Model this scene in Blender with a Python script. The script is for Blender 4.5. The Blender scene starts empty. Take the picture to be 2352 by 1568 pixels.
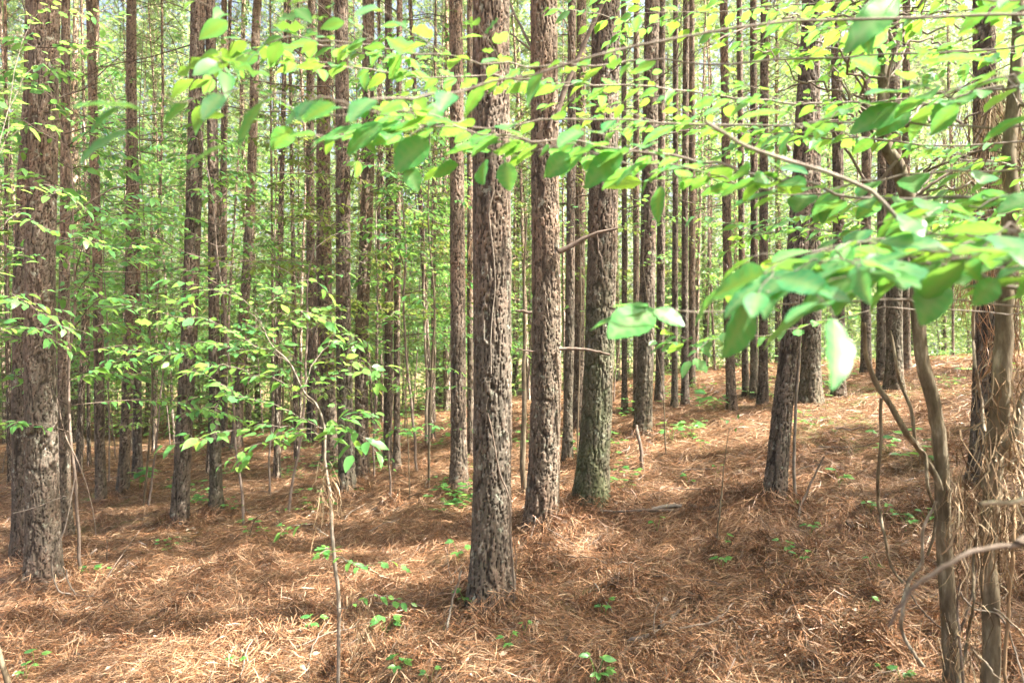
import bpy, math, random
import numpy as np
R = math.radians
rng = np.random.default_rng(7)
random.seed(7)
S = bpy.context.scene

# ------------------------------------------------------------------ camera, sky, sun, exposure
EYE = 1.6
F = 1568.0                                     # focal length in pixels of a 2352 px wide picture (24 mm lens)
cam_d = bpy.data.cameras.new('camera'); cam_d.lens = 24; cam_d.sensor_width = 36; cam_d.clip_start = 0.05; cam_d.clip_end = 1500
cam_d.dof.use_dof = True; cam_d.dof.focus_distance = 5.0; cam_d.dof.aperture_fstop = 3.4
cam = bpy.data.objects.new('camera', cam_d); S.collection.objects.link(cam)
cam.location = (0, 0, EYE); cam.rotation_euler = (R(90), 0, 0)
S.camera = cam
HAZE = 0.0005
SUN_EL, SUN_AZ = 52.0, 100.0                    # azimuth clockwise from +Y: sun on the right, a little behind the camera
w = bpy.data.worlds.new('World'); S.world = w; w.use_nodes = True
sky = w.node_tree.nodes.new('ShaderNodeTexSky'); sky.sky_type = 'NISHITA'; sky.sun_disc = False
sky.sun_elevation = R(SUN_EL); sky.sun_rotation = R(SUN_AZ); sky.air_density = 1.0; sky.dust_density = 10.0; sky.ozone_density = 0.3
bg = w.node_tree.nodes['Background']; bg.inputs['Strength'].default_value = 0.10
w.node_tree.links.new(sky.outputs[0], bg.inputs['Color'])
sl = bpy.data.lights.new('sun', 'SUN'); sl.energy = 5.0; sl.angle = R(0.55); sl.color = (1.0, 0.94, 0.84)
so = bpy.data.objects.new('sun', sl); S.collection.objects.link(so)
a, e = R(SUN_AZ), R(SUN_EL)
from mathutils import Vector
sdir = Vector((math.sin(a)*math.cos(e), math.cos(a)*math.cos(e), math.sin(e)))
so.rotation_euler = sdir.to_track_quat('Z', 'Y').to_euler()
so.location = (20, -3, 30)
S.view_settings.view_transform = 'Standard'; S.view_settings.look = 'None'
S.view_settings.exposure = 2.62; S.view_settings.gamma = 1.0
S.cycles.max_bounces = 6; S.cycles.diffuse_bounces = 4; S.cycles.glossy_bounces = 1
S.cycles.transmission_bounces = 4; S.cycles.caustics_reflective = False; S.cycles.caustics_refractive = False
S.cycles.use_denoising = True

# ------------------------------------------------------------------ helpers
col = S.collection
class MB:
    """collects triangles and quads as arrays, then links them as one mesh"""
    def __init__(s): s.v = []; s.q = []; s.t = []; s.n = 0; s.att = {}
    def add(s, v, q=None, t=None, **att):
        v = np.asarray(v, dtype=np.float32).reshape(-1, 3)
        if q is not None and len(q): s.q.append(np.asarray(q, dtype=np.int32).reshape(-1, 4) + s.n)
        if t is not None and len(t): s.t.append(np.asarray(t, dtype=np.int32).reshape(-1, 3) + s.n)
        for k, a in att.items(): s.att.setdefault(k, []).append(np.asarray(a, dtype=np.float32).ravel())
        s.v.append(v); s.n += len(v)
    def mesh(s, name, mat, smooth=False):
        me = bpy.data.meshes.new(name)
        v = np.concatenate(s.v)
        q = np.concatenate(s.q) if s.q else np.zeros((0, 4), np.int32)
        t = np.concatenate(s.t) if s.t else np.zeros((0, 3), np.int32)
        me.vertices.add(len(v)); me.vertices.foreach_set('co', v.ravel())
        li = np.concatenate([q.ravel(), t.ravel()]).astype(np.int32)
        me.loops.add(len(li)); me.loops.foreach_set('vertex_index', li)
        me.polygons.add(len(q) + len(t))
        me.polygons.foreach_set('loop_start', np.concatenate([np.arange(len(q))*4, len(q)*4 + np.arange(len(t))*3]).astype(np.int32))
        if smooth: me.polygons.foreach_set('use_smooth', np.ones(len(q)+len(t), dtype=bool))
        for k, a in s.att.items():
            at = me.attributes.new(k, 'FLOAT', 'POINT'); at.data.foreach_set('value', np.concatenate(a))
        me.materials.append(mat); me.update(); me.validate(verbose=False)
        return me
    def build(s, name, mat, parent=None, smooth=False):
        o = bpy.data.objects.new(name, s.mesh(name, mat, smooth)); col.objects.link(o)
        if parent: o.parent = parent
        return o
def link(name, me, parent=None):
    o = bpy.data.objects.new(name, me); col.objects.link(o)
    if parent: o.parent = parent
    return o
def tag(o, label, cat, group=None, kind=None):
    if label: o['label'] = label
    if cat: o['category'] = cat
    if group: o['group'] = group
    if kind: o['kind'] = kind
    return o
def empty(name, loc, label, cat, group=None):
    o = bpy.data.objects.new(name, None); col.objects.link(o); o.location = loc
    o.empty_display_size = .2
    return tag(o, label, cat, group)
def hash2(i, j, s=0):
    n = (i.astype(np.int64)*374761393 + j.astype(np.int64)*668265263 + s*974634777) & 0x7fffffff
    n = ((n ^ (n >> 13))*1274126177) & 0x7fffffff
    return ((n ^ (n >> 16)) & 0xffff)/65535.0
def vnoise(x, y, s=0, per=None):
    x = np.asarray(x, float); y = np.asarray(y, float)
    i = np.floor(x).astype(int); j = np.floor(y).astype(int); fx = x-i; fy = y-j
    fx = fx*fx*(3-2*fx); fy = fy*fy*(3-2*fy)
    m = (lambda k: np.mod(k, per)) if per else (lambda k: k)
    a_ = hash2(m(i), j, s); b_ = hash2(m(i+1), j, s); c_ = hash2(m(i), j+1, s); d_ = hash2(m(i+1), j+1, s)
    return (a_*(1-fx)+b_*fx)*(1-fy)+(c_*(1-fx)+d_*fx)*fy
def smooth01(x): x = np.clip(x, 0, 1); return x*x*(3-2*x)
def unit(v): return v/np.maximum(np.linalg.norm(v, axis=-1, keepdims=True), 1e-9)

# ------------------------------------------------------------------ terrain
ZY = np.array([-60, 0, 3.0, 4.3, 5.3, 6.5, 8, 11, 14, 20, 25, 40, 60, 120, 300.])
ZZ = np.array([-1.62, -1.62, -1.62, -1.60, -1.45, -1.40, -1.38, -1.42, -1.52, -1.75, -1.95, -2.9, -4.2, -6, -8])
MOUNDS = []                                     # (x, y, radius, height)
def zg(x, y, fine=True):
    x = np.asarray(x, float); y = np.asarray(y, float)
    z = np.interp(y, ZY, ZZ) + EYE
    z = (z + np.interp(y-.6, ZY, ZZ) + EYE + np.interp(y+.6, ZY, ZZ) + EYE)/3
    z = z + 1.3*np.tanh(x/8)*np.clip((y+2)/9, .15, 1)
    z = z + .22*(vnoise(x/5+3, y/5, 1)-.5)
    if fine:
        k = smooth01(1.3-y/40)
        n1 = vnoise(x/1.0, y/.8, 2); n2 = vnoise(x/.42+9, y/.38, 3)
        z = z + k*(.09*n1**2 + .11*n2**1.7 - .03 + .045*vnoise(x/.19, y/.17, 4))
        for mx, my, mr, mh in MOUNDS:
            z = z + mh*np.exp(-((x-mx)**2+(y-my)**2)/mr**2)
    return z
def ray(px, py): return (px-1176)/F, (784-py)/F
def at(px, py, d): X, Z = ray(px, py); return np.array([X*d, d, EYE+Z*d])
def ground_at(px, py, dmax=60):
    X, Z = ray(px, py); d = np.geomspace(1.5, dmax, 3000)
    hit = np.nonzero(EYE+Z*d <= zg(X*d, d))[0]
    dd = d[hit[0]] if len(hit) else dmax
    return np.array([X*dd, dd, float(zg(X*dd, dd))])
for px, py, mr, mh in ((1960, 1475, .38, .13), (1290, 1235, .3, .07), (560, 1290, .35, .07), (1230, 1490, .35, .06), (850, 1490, .28, .08), (1330, 1400, .3, .04), (1700, 1180, .5, .05), (380, 1330, .3, .05),
        (1126, 1378, .30, .05), (1244, 1195, .30, .05), (1357, 1150, .3, .05), (104, 1330, .3, .05), (62, 1280, .3, .04), (412, 1205, .35, .06), (1778, 1148, .3, .05), (798, 1132, .35, .06), (1055, 1125, .35, .06), (890, 1165, .25, .09)):
    p = ground_at(px, py); MOUNDS.append((p[0], p[1], mr*.85, mh*1.25))

# ------------------------------------------------------------------ materials
def newmat(name):
    m = bpy.data.materials.new(name); m.use_nodes = True
    nt = m.node_tree; return m, nt, nt.nodes['Principled BSDF']
def N(nt, t, **kw):
    n = nt.nodes.new(t)
    for k, v in kw.items():
        if k in n.inputs: n.inputs[k].default_value = v
        else: setattr(n, k, v)
    return n
def ramp(nt, fac, stops):
    r = nt.nodes.new('ShaderNodeValToRGB'); el = r.color_ramp.elements
    while len(el) > 1: el.remove(el[-1])
    for i, (p, c) in enumerate(stops):
        x = el[0] if i == 0 else el.new(p)
        x.position = p; x.color = (*c, 1)
    nt.links.new(fac, r.inputs[0]); return r.outputs[0]
def mixc(nt, fac, a, b, mode='MIX'):
    m = nt.nodes.new('ShaderNodeMix'); m.data_type = 'RGBA'; m.blend_type = mode
    for sock, v in ((m.inputs[0], fac), (m.inputs[6], a), (m.inputs[7], b)):
        if isinstance(v, (int, float)): sock.default_value = v
        elif isinstance(v, tuple): sock.default_value = (*v, 1)
        else: nt.links.new(v, sock)
    return m.outputs[2]
def objcoord(nt, sc=(1, 1, 1)):
    tc = nt.nodes.new('ShaderNodeTexCoord'); mp = nt.nodes.new('ShaderNodeMapping'); mp.inputs['Scale'].default_value = sc
    nt.links.new(tc.outputs['Object'], mp.inputs[0]); return mp.outputs[0]
def noise(nt, vec, scale, detail=3, rough=.55):
    n = N(nt, 'ShaderNodeTexNoise', Scale=scale, Detail=detail, Roughness=rough); nt.links.new(vec, n.inputs['Vector']); return n.outputs['Fac']
def bump(nt, h, dist, strength=1.0, nrm=None):
    b = N(nt, 'ShaderNodeBump', Distance=dist, Strength=strength); nt.links.new(h, b.inputs['Height'])
    if nrm: nt.links.new(nrm, b.inputs['Normal'])
    return b.outputs[0]

PLATES = [(0, (.050, .040, .031)), (.28, (.092, .076, .060)), (.52, (.145, .121, .098)), (.66, (.135, .097, .075)), (.82, (.22, .195, .162)), (1, (.38, .35, .31))]
def bark_mat(name, near, moss=0.0, warm=0.0):
    m, nt, b = newmat(name)
    if near:
        pl = N(nt, 'ShaderNodeAttribute', attribute_name='plate').outputs['Fac']
        cr = N(nt, 'ShaderNodeAttribute', attribute_name='cellr').outputs['Fac']
    else:
        nv = objcoord(nt, (1, 1, .30))
        nn = N(nt, 'ShaderNodeTexNoise', Scale=9.0, Detail=2.0); nt.links.new(nv, nn.inputs['Vector'])
        off = N(nt, 'ShaderNodeVectorMath', operation='MULTIPLY_ADD'); nt.links.new(nn.outputs['Color'], off.inputs[0])
        off.inputs[1].default_value = (.10, .10, .10); nt.links.new(nv, off.inputs[2])
        v1 = N(nt, 'ShaderNodeTexVoronoi', feature='DISTANCE_TO_EDGE', Scale=22.0); nt.links.new(off.outputs[0], v1.inputs['Vector'])
        v2 = N(nt, 'ShaderNodeTexVoronoi', feature='F1', Scale=22.0); nt.links.new(off.outputs[0], v2.inputs['Vector'])
        rn = N(nt, 'ShaderNodeTexNoise', Scale=30.0, Detail=1.5); nt.links.new(objcoord(nt, (1, 1, .22)), rn.inputs['Vector'])
        pl = mixc(nt, 1.0, ramp(nt, rn.outputs['Fac'], [(.42, (1, 1, 1)), (.48, (0, 0, 0)), (.52, (0, 0, 0)), (.58, (1, 1, 1))]), ramp(nt, v1.outputs['Distance'], [(0, (.35, .35, .35)), (.12, (1, 1, 1))]), 'MULTIPLY')
        sp = N(nt, 'ShaderNodeSeparateColor'); nt.links.new(v2.outputs['Color'], sp.inputs[0]); cr = sp.outputs[0]
    oc = objcoord(nt, (1, 1, .5))
    fine = noise(nt, oc, 70, 4, .65)
    big = noise(nt, objcoord(nt, (1, 1, .35)), 3.0, 3)
    mm = N(nt, 'ShaderNodeMath', operation='MULTIPLY_ADD'); nt.links.new(fine, mm.inputs[0]); mm.inputs[1].default_value = 1.1; mm.inputs[2].default_value = -.55
    ad = N(nt, 'ShaderNodeMath', operation='ADD', use_clamp=True); nt.links.new(cr, ad.inputs[0]); nt.links.new(mm.outputs[0], ad.inputs[1])
    c = ramp(nt, ad.outputs[0], PLATES)
    wm = ramp(nt, big, [(.35, (.72, .76, .74)), (.5, (.95, .97, .95)), (.62, (1.1, .98, .9)), (.8, (1.1, 1.15, 1.12))])
    c = mixc(nt, .8, c, wm, 'MULTIPLY')
    if warm: c = mixc(nt, warm, c, (1.32, 1.25, 1.17), 'MULTIPLY')
    if not near: c = mixc(nt, 1.0, c, (2.7, 2.55, 2.4), 'MULTIPLY')  # far bark brightened in colour, standing for sunlit, paler distant trunks
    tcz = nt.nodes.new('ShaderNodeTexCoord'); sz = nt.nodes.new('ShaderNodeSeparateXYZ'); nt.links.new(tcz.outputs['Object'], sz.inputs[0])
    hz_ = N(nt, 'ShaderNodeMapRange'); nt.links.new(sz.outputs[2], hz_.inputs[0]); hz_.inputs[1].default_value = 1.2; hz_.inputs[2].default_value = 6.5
    c = mixc(nt, hz_.outputs[0], c, mixc(nt, 1.0, c, (1.5, 1.4, 1.33), 'MULTIPLY'))  # upper bark paler by nature, lifted further to stand for sun on it
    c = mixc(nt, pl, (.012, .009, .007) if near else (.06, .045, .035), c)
    # pale and grey-green lichen in spots
    ln = noise(nt, objcoord(nt, (1, 1, .8)), 14, 5, .7)
    lf = ramp(nt, ln, [(.60, (0, 0, 0)), (.66, (1, 1, 1))])
    c = mixc(nt, mixc(nt, .5, (0, 0, 0), lf), c, (.36, .39, .31))
    if moss:
        tc = nt.nodes.new('ShaderNodeTexCoord'); sx = nt.nodes.new('ShaderNodeSeparateXYZ'); nt.links.new(tc.outputs['Object'], sx.inputs[0])
        hz = N(nt, 'ShaderNodeMapRange'); nt.links.new(sx.outputs[2], hz.inputs[0])
        hz.inputs[1].default_value = 0.0; hz.inputs[2].default_value = 2.4; hz.inputs[3].default_value = moss; hz.inputs[4].default_value = 0
        mf = N(nt, 'ShaderNodeMath', operation='MULTIPLY', use_clamp=True); nt.links.new(hz.outputs[0], mf.inputs[0])
        mr = ramp(nt, noise(nt, oc, 9, 4, .6), [(.35, (.2, .2, .2)), (.6, (1, 1, 1))]); nt.links.new(mr, mf.inputs[1])
        c = mixc(nt, mf.outputs[0], c, (.10, .135, .055))
    nt.links.new(c, b.inputs['Base Color'])
    b.inputs['Roughness'].default_value = .9; b.inputs['Specular IOR Level'].default_value = .2
    hs = N(nt, 'ShaderNodeMath', operation='MULTIPLY_ADD'); nt.links.new(cr, hs.inputs[0]); hs.inputs[1].default_value = .5; nt.links.new(pl, hs.inputs[2])
    h2 = N(nt, 'ShaderNodeMath', operation='MULTIPLY_ADD'); nt.links.new(fine, h2.inputs[0]); h2.inputs[1].default_value = .45
    nt.links.new(hs.outputs[0], h2.inputs[2])
    nt.links.new(bump(nt, h2.outputs[0], .006 if near else .014), b.inputs['Normal'])
    return m
M = {}
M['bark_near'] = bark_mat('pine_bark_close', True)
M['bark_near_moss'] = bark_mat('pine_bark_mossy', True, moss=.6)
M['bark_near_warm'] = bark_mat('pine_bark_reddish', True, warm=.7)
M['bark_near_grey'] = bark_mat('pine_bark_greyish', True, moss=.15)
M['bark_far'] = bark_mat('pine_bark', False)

def simple(name, stops, scale, sc=(1, 1, 1), rough=.85, bd=.003, island=0.0):
    m, nt, b = newmat(name)
    f = noise(nt, objcoord(nt, sc), scale, 5, .65)
    if island:
        g = nt.nodes.new('ShaderNodeNewGeometry')
        mi = N(nt, 'ShaderNodeMix'); mi.inputs[0].default_value = island; nt.links.new(f, mi.inputs[2]); nt.links.new(g.outputs['Random Per Island'], mi.inputs[3])
        f = mi.outputs[0]
    nt.links.new(ramp(nt, f, stops), b.inputs['Base Color']); b.inputs['Roughness'].default_value = rough; b.inputs['Specular IOR Level'].default_value = .2
    if bd: nt.links.new(bump(nt, noise(nt, objcoord(nt, sc), scale*1.7, 4), bd), b.inputs['Normal'])
    return m
M['smooth_bark'] = simple('hardwood_bark', [(.3, (.05, .037, .023)), (.45, (.115, .09, .058)), (.58, (.18, .148, .10)), (.7, (.34, .30, .22))], 26, (1, 1, .25), bd=.006)
M['pale_bark'] = simple('pale_hardwood_bark', [(.3, (.10, .075, .05)), (.5, (.25, .205, .15)), (.7, (.48, .42, .33))], 30, (1, 1, .3), bd=.003)
M['dead_wood'] = simple('dead_twig_wood', [(.3, (.05, .035, .026)), (.5, (.12, .09, .068)), (.7, (.25, .20, .165))], 18, bd=.002, island=.4)
M['grey_twig'] = simple('grey_twig', [(.3, (.09, .072, .056)), (.5, (.18, .15, .12)), (.7, (.33, .29, .24))], 22, bd=.002, island=.3)
M['straw'] = simple('dry_straw', [(.2, (.07, .045, .025)), (.4, (.17, .11, .062)), (.6, (.30, .205, .12)), (.85, (.52, .42, .29))], 12, bd=0, island=.75)
M['cone'] = simple('cone_brown', [(.3, (.03, .02, .014)), (.6, (.12, .08, .055))], 40, bd=0, island=.5)

def leaf_mat(name, cols, trans, tf=.5, gloss=.35, vein=False):
    m = bpy.data.materials.new(name); m.use_nodes = True; nt = m.node_tree; nt.nodes.clear()
    out = nt.nodes.new('ShaderNodeOutputMaterial'); g = nt.nodes.new('ShaderNodeNewGeometry')
    rnd = g.outputs['Random Per Island']
    c = ramp(nt, rnd, [(i/(len(cols)-1), x) for i, x in enumerate(cols)])
    t = ramp(nt, rnd, [(i/(len(trans)-1), x) for i, x in enumerate(trans)])
    mt = ramp(nt, noise(nt, objcoord(nt), 55, 3, .6), [(.35, (.72, .8, .75)), (.6, (1.12, 1.08, 1.0))]); c = mixc(nt, 1.0, c, mt, 'MULTIPLY')
    if vein:
        va = N(nt, 'ShaderNodeAttribute', attribute_name='vein').outputs['Fac']
        c = mixc(nt, va, c, (.20, .38, .14)); t = mixc(nt, va, t, (.20, .34, .05))
    p = N(nt, 'ShaderNodeBsdfPrincipled'); nt.links.new(c, p.inputs['Base Color']); p.inputs['Roughness'].default_value = .45
    p.inputs['Specular IOR Level'].default_value = gloss
    tr = nt.nodes.new('ShaderNodeBsdfTranslucent'); nt.links.new(t, tr.inputs['Color'])
    p.inputs['Roughness'].default_value = .38
    mx = nt.nodes.new('ShaderNodeMixShader'); mx.inputs[0].default_value = tf
    nt.links.new(p.outputs[0], mx.inputs[1]); nt.links.new(tr.outputs[0], mx.inputs[2]); nt.links.new(mx.outputs[0], out.inputs['Surface'])
    return m
M['leaf_big'] = leaf_mat('broad_leaf', [(.04, .23, .09), (.05, .28, .12), (.09, .32, .07), (.06, .30, .16)], [(.15, .44, .06), (.32, .54, .04), (.12, .38, .11), (.17, .44, .07)], .5, .38, vein=True)
M['leaf'] = leaf_mat('understory_leaf', [(.07, .22, .07), (.10, .28, .08), (.15, .32, .075), (.08, .25, .10)], [(.19, .42, .09), (.32, .52, .09), (.16, .38, .12)], .5, .4)
M['leaf_olive'] = leaf_mat('olive_leaf', [(.06, .15, .04), (.11, .23, .05), (.15, .24, .06), (.12, .27, .08), (.19, .16, .07)], [(.22, .34, .06), (.36, .44, .08), (.34, .34, .10)], .45, .3)
M['leaf_far'] = leaf_mat('far_leaf', [(.12, .26, .08), (.20, .36, .11), (.30, .42, .12), (.28, .30, .13), (.14, .26, .08)], [(.32, .52, .15), (.48, .62, .22), (.34, .50, .22)], .5, .2)  # background leaf colours whitened, standing in for sun and haze
M['needle_green'] = leaf_mat('pine_needles', [(.08, .15, .05), (.12, .21, .07), (.18, .27, .10)], [(.22, .33, .08), (.34, .44, .12)], .45, .2)
M['needle_litter'] = leaf_mat('fallen_needles', [(.03, .017, .011), (.14, .070, .038), (.31, .155, .083), (.20, .095, .052), (.39, .218, .125), (.54, .37, .25), (.08, .042, .026), (.20, .15, .115)], [(.3, .15, .07), (.4, .22, .12)], .12, .25)

# ground
m, nt, b = newmat('forest_floor'); M['ground'] = m
oc = objcoord(nt)
n1 = noise(nt, oc, .9, 4); n2 = noise(nt, oc, 45, 5, .75); n3 = noise(nt, objcoord(nt, (1, 3, 1)), 60, 3, .7)
c = ramp(nt, n2, [(.3, (.03, .018, .011)), (.45, (.12, .07, .04)), (.56, (.23, .14, .08)), (.7, (.38, .26, .16))])
c = mixc(nt, .6, c, ramp(nt, n1, [(.3, (.8, .72, .65)), (.5, (1, 1, 1)), (.7, (1.2, 1.15, 1.1))]), 'MULTIPLY')
g1 = ramp(nt, noise(nt, oc, .35, 4, .6), [(.55, (0, 0, 0)), (.63, (1, 1, 1))])
g2 = ramp(nt, noise(nt, oc, 7, 5, .75), [(.48, (0, 0, 0)), (.56, (1, 1, 1))])
gf = N(nt, 'ShaderNodeMath', operation='MULTIPLY'); nt.links.new(g1, gf.inputs[0]); nt.links.new(g2, gf.inputs[1])
c = mixc(nt, gf.outputs[0], c, (.12, .19, .055))
nt.links.new(c, b.inputs['Base Color']); b.inputs['Roughness'].default_value = .95; b.inputs['Specular IOR Level'].default_value = .1
nt.links.new(bump(nt, n3, .02), b.inputs['Normal'])

# ------------------------------------------------------------------ ground sheet
def axis(fine_a, fine_b, step, lim_a, lim_b, g=1.12):
    v = list(np.arange(fine_a, fine_b, step)); s = step
    hi = []; x = fine_b; s = step
    while x < lim_b: hi.append(x); s = s*g; x += s
    hi.append(lim_b)
    lo = []; x = fine_a - step; s = step
    while x > lim_a: lo.append(x); s = s*g; x -= s
    lo.append(lim_a)
    return np.array(lo[::-1] + v + hi)
gx = axis(-5, 5, .05, -260, 260, 1.035); gy = axis(2.2, 10, .05, -60, 300, 1.03)
GX, GY = np.meshgrid(gx, gy)
v = np.stack([GX, GY, zg(GX, GY)], -1).reshape(-1, 3)
nx, ny = len(gx), len(gy); I = np.arange(nx*ny).reshape(ny, nx)
q = np.stack([I[:-1, :-1], I[:-1, 1:], I[1:, 1:], I[1:, :-1]], -1).reshape(-1, 4)
mb = MB(); mb.add(v, q); tag(mb.build('ground', M['ground'], smooth=True), 'reddish brown forest floor of fallen pine straw', None, kind='structure')

# ------------------------------------------------------------------ pine needle litter (uncountable)
def litter(n, y0, y1, L, W, mb, up=.12, pw=1.0, lift=.03):
    u = rng.random(n); y = (y0**pw + u*(y1**pw - y0**pw))**(1/pw)
    x = (rng.random(n)*2-1)*(y*.80+1.2)
    e = .06
    z = zg(x, y); gxn = (zg(x+e, y)-z)/e; gyn = (zg(x, y+e)-z)/e
    nrm = unit(np.stack([-gxn, -gyn, np.ones(n)], -1))
    slope = np.hypot(gxn, gyn)
    ang = 2*math.pi*1.8*vnoise(x/.45, y/.45, 21) + rng.normal(0, .8, n)
    down = np.arctan2(-gyn, -gxn) + rng.normal(0, .5, n)
    ang = np.where(rng.random(n) < np.clip(slope*1.8, 0, .55), down, ang)
    wild = rng.random(n) < .5; ang = np.where(wild, rng.random(n)*6.283, ang)
    d = np.stack([np.cos(ang), np.sin(ang), np.zeros(n)], -1)
    d = unit(d - nrm*np.sum(d*nrm, -1, keepdims=True))
    pitch = rng.normal(.02, up, n)
    d = unit(d + nrm*pitch[:, None])
    side = unit(np.cross(d, nrm)); 
    roll = rng.normal(0, .5, n)[:, None]; side = unit(side*np.cos(roll)+nrm*np.sin(roll))
    l = L*(.55+.7*rng.random(n)); ww = W*(.6+.8*rng.random(n))
    base = np.stack([x, y, z], -1) + nrm*(rng.random(n)**2*lift + .004 + np.abs(pitch)*l*.5)[:, None]
    bend = (rng.normal(0, .08, n)*l)[:, None]; sag = (np.abs(rng.normal(0, .07, n))*l)[:, None]
    P0 = base - d*(l/2)[:, None] - nrm*sag; P1 = base + np.cross(nrm, d)*bend; P2 = base + d*(l/2)[:, None] - nrm*sag
    hw = (ww/2)[:, None]
    V = np.stack([P0-side*hw*.6, P0+side*hw*.6, P1-side*hw, P1+side*hw, P2], 1).reshape(-1, 3)
    b0 = (np.arange(n)*5)[:, None]
    mb.add(V, b0+np.array([0, 1, 3, 2]), b0+np.array([2, 3, 4]))
mb = MB()
litter(190000, 2.3, 6.0, .135, .0031, mb, up=.2, pw=1.2)
litter(120000, 5.5, 11.0, .15, .0048, mb, up=.17, pw=1.2, lift=.035)
litter(100000, 10.0, 24.0, .26, .011, mb, pw=1.3, lift=.04)
HEAPS = [(rng.uniform(0, 2352), 950+600*rng.random()**.8, rng.uniform(.02, .16)) for _ in range(150)]
for px, py, r_b in HEAPS+[(1126, 1388, .16), (1244, 1202, .15), (1357, 1157, .15), (104, 1338, .14), (62, 1288, .14), (412, 1212, .13), (1778, 1155, .12), (798, 1138, .12), (1055, 1130, .14), (496, 1180, .1), (232, 1162, .1), (281, 1140, .1), (1476, 1003, .14), (897, 1165, .05), (1645, 1278, .03), (774, 1560, .03)]:
    c_ = ground_at(px, py); n = 900 if (px, py, r_b) not in HEAPS else 260; az = rng.random(n)*6.283; rr = r_b*(1.0+rng.random(n)**1.5*1.6)
    hh = np.clip(.11*(1-(rr-r_b)/(r_b*1.7)), 0, 1)*rng.random(n)*(1 if n == 900 else .6)
    rr = rr if n == 900 else rr-r_b*rng.random(n)
    o_ = np.stack([np.cos(az), np.sin(az), 0*az], -1); tg = np.stack([-np.sin(az), np.cos(az), 0*az], -1)
    P = np.stack([c_[0]+o_[:, 0]*rr, c_[1]+o_[:, 1]*rr, zg(c_[0]+o_[:, 0]*rr, c_[1]+o_[:, 1]*rr)+hh+.01], -1)
    d = unit(o_*rng.normal(.7, .5, n)[:, None]+tg*rng.normal(0, .9, n)[:, None]+np.array([0, 0, -1.])*rng.normal(.45, .35, n)[:, None])
    l = .14*rng.uniform(.6, 1.2, n)[:, None]; sd = unit(np.cross(d, rng.normal(0, 1, (n, 3))))*.0019
    V = np.stack([P-d*l*.5-sd, P-d*l*.5+sd, P+sd+np.array([0, 0, .006]), P-sd+np.array([0, 0, .006]), P+d*l*.5], 1).reshape(-1, 3); b0 = (np.arange(n)*5)[:, None]
    mb.add(V, b0+np.array([0, 1, 2, 3]), b0+np.array([3, 2, 4]))
tag(mb.build('pine_straw', M['needle_litter']), 'loose fallen brown pine needles covering the forest floor', 'pine straw', kind='stuff')

# ------------------------------------------------------------------ bark surface and trunks
def cells(u, v, per, seed):
    """F1, F2 and cell value of a jittered grid, u periodic with per cells"""
    iu = np.floor(u).astype(int); iv = np.floor(v).astype(int)
    f1 = np.full(u.shape, 9.); f2 = np.full(u.shape, 9.); cv = np.zeros(u.shape); z_ = np.zeros(u.shape); a1, b1, a2, b2 = z_.copy(), z_.copy(), z_+1, z_+1
    for du in (-1, 0, 1):
        for dv in (-1, 0, 1):
            cu = iu+du; cw = iv+dv; m_ = np.mod(cu, per)
            px = cu + .5 + .85*(hash2(m_, cw, seed)-.5) + .5*(np.mod(cw, 2)-.5); py = cw + .5 + .85*(hash2(m_, cw, seed+1)-.5)
            d = np.hypot((u-px), (v-py)); val = hash2(m_, cw, seed+2)
            n_ = d < f1
            m2 = (~n_) & (d < f2)
            a2 = np.where(n_, a1, np.where(m2, px, a2)); b2 = np.where(n_, b1, np.where(m2, py, b2)); a1 = np.where(n_, px, a1); b1 = np.where(n_, py, b1)
            f2 = np.where(n_, f1, np.minimum(f2, d)); cv = np.where(n_, val, cv); f1 = np.where(n_, d, f1)
    an = np.abs(a2-a1)/np.maximum(np.hypot(a2-a1, b2-b1), 1e-6)
    return f1, f2, cv, an
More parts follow.
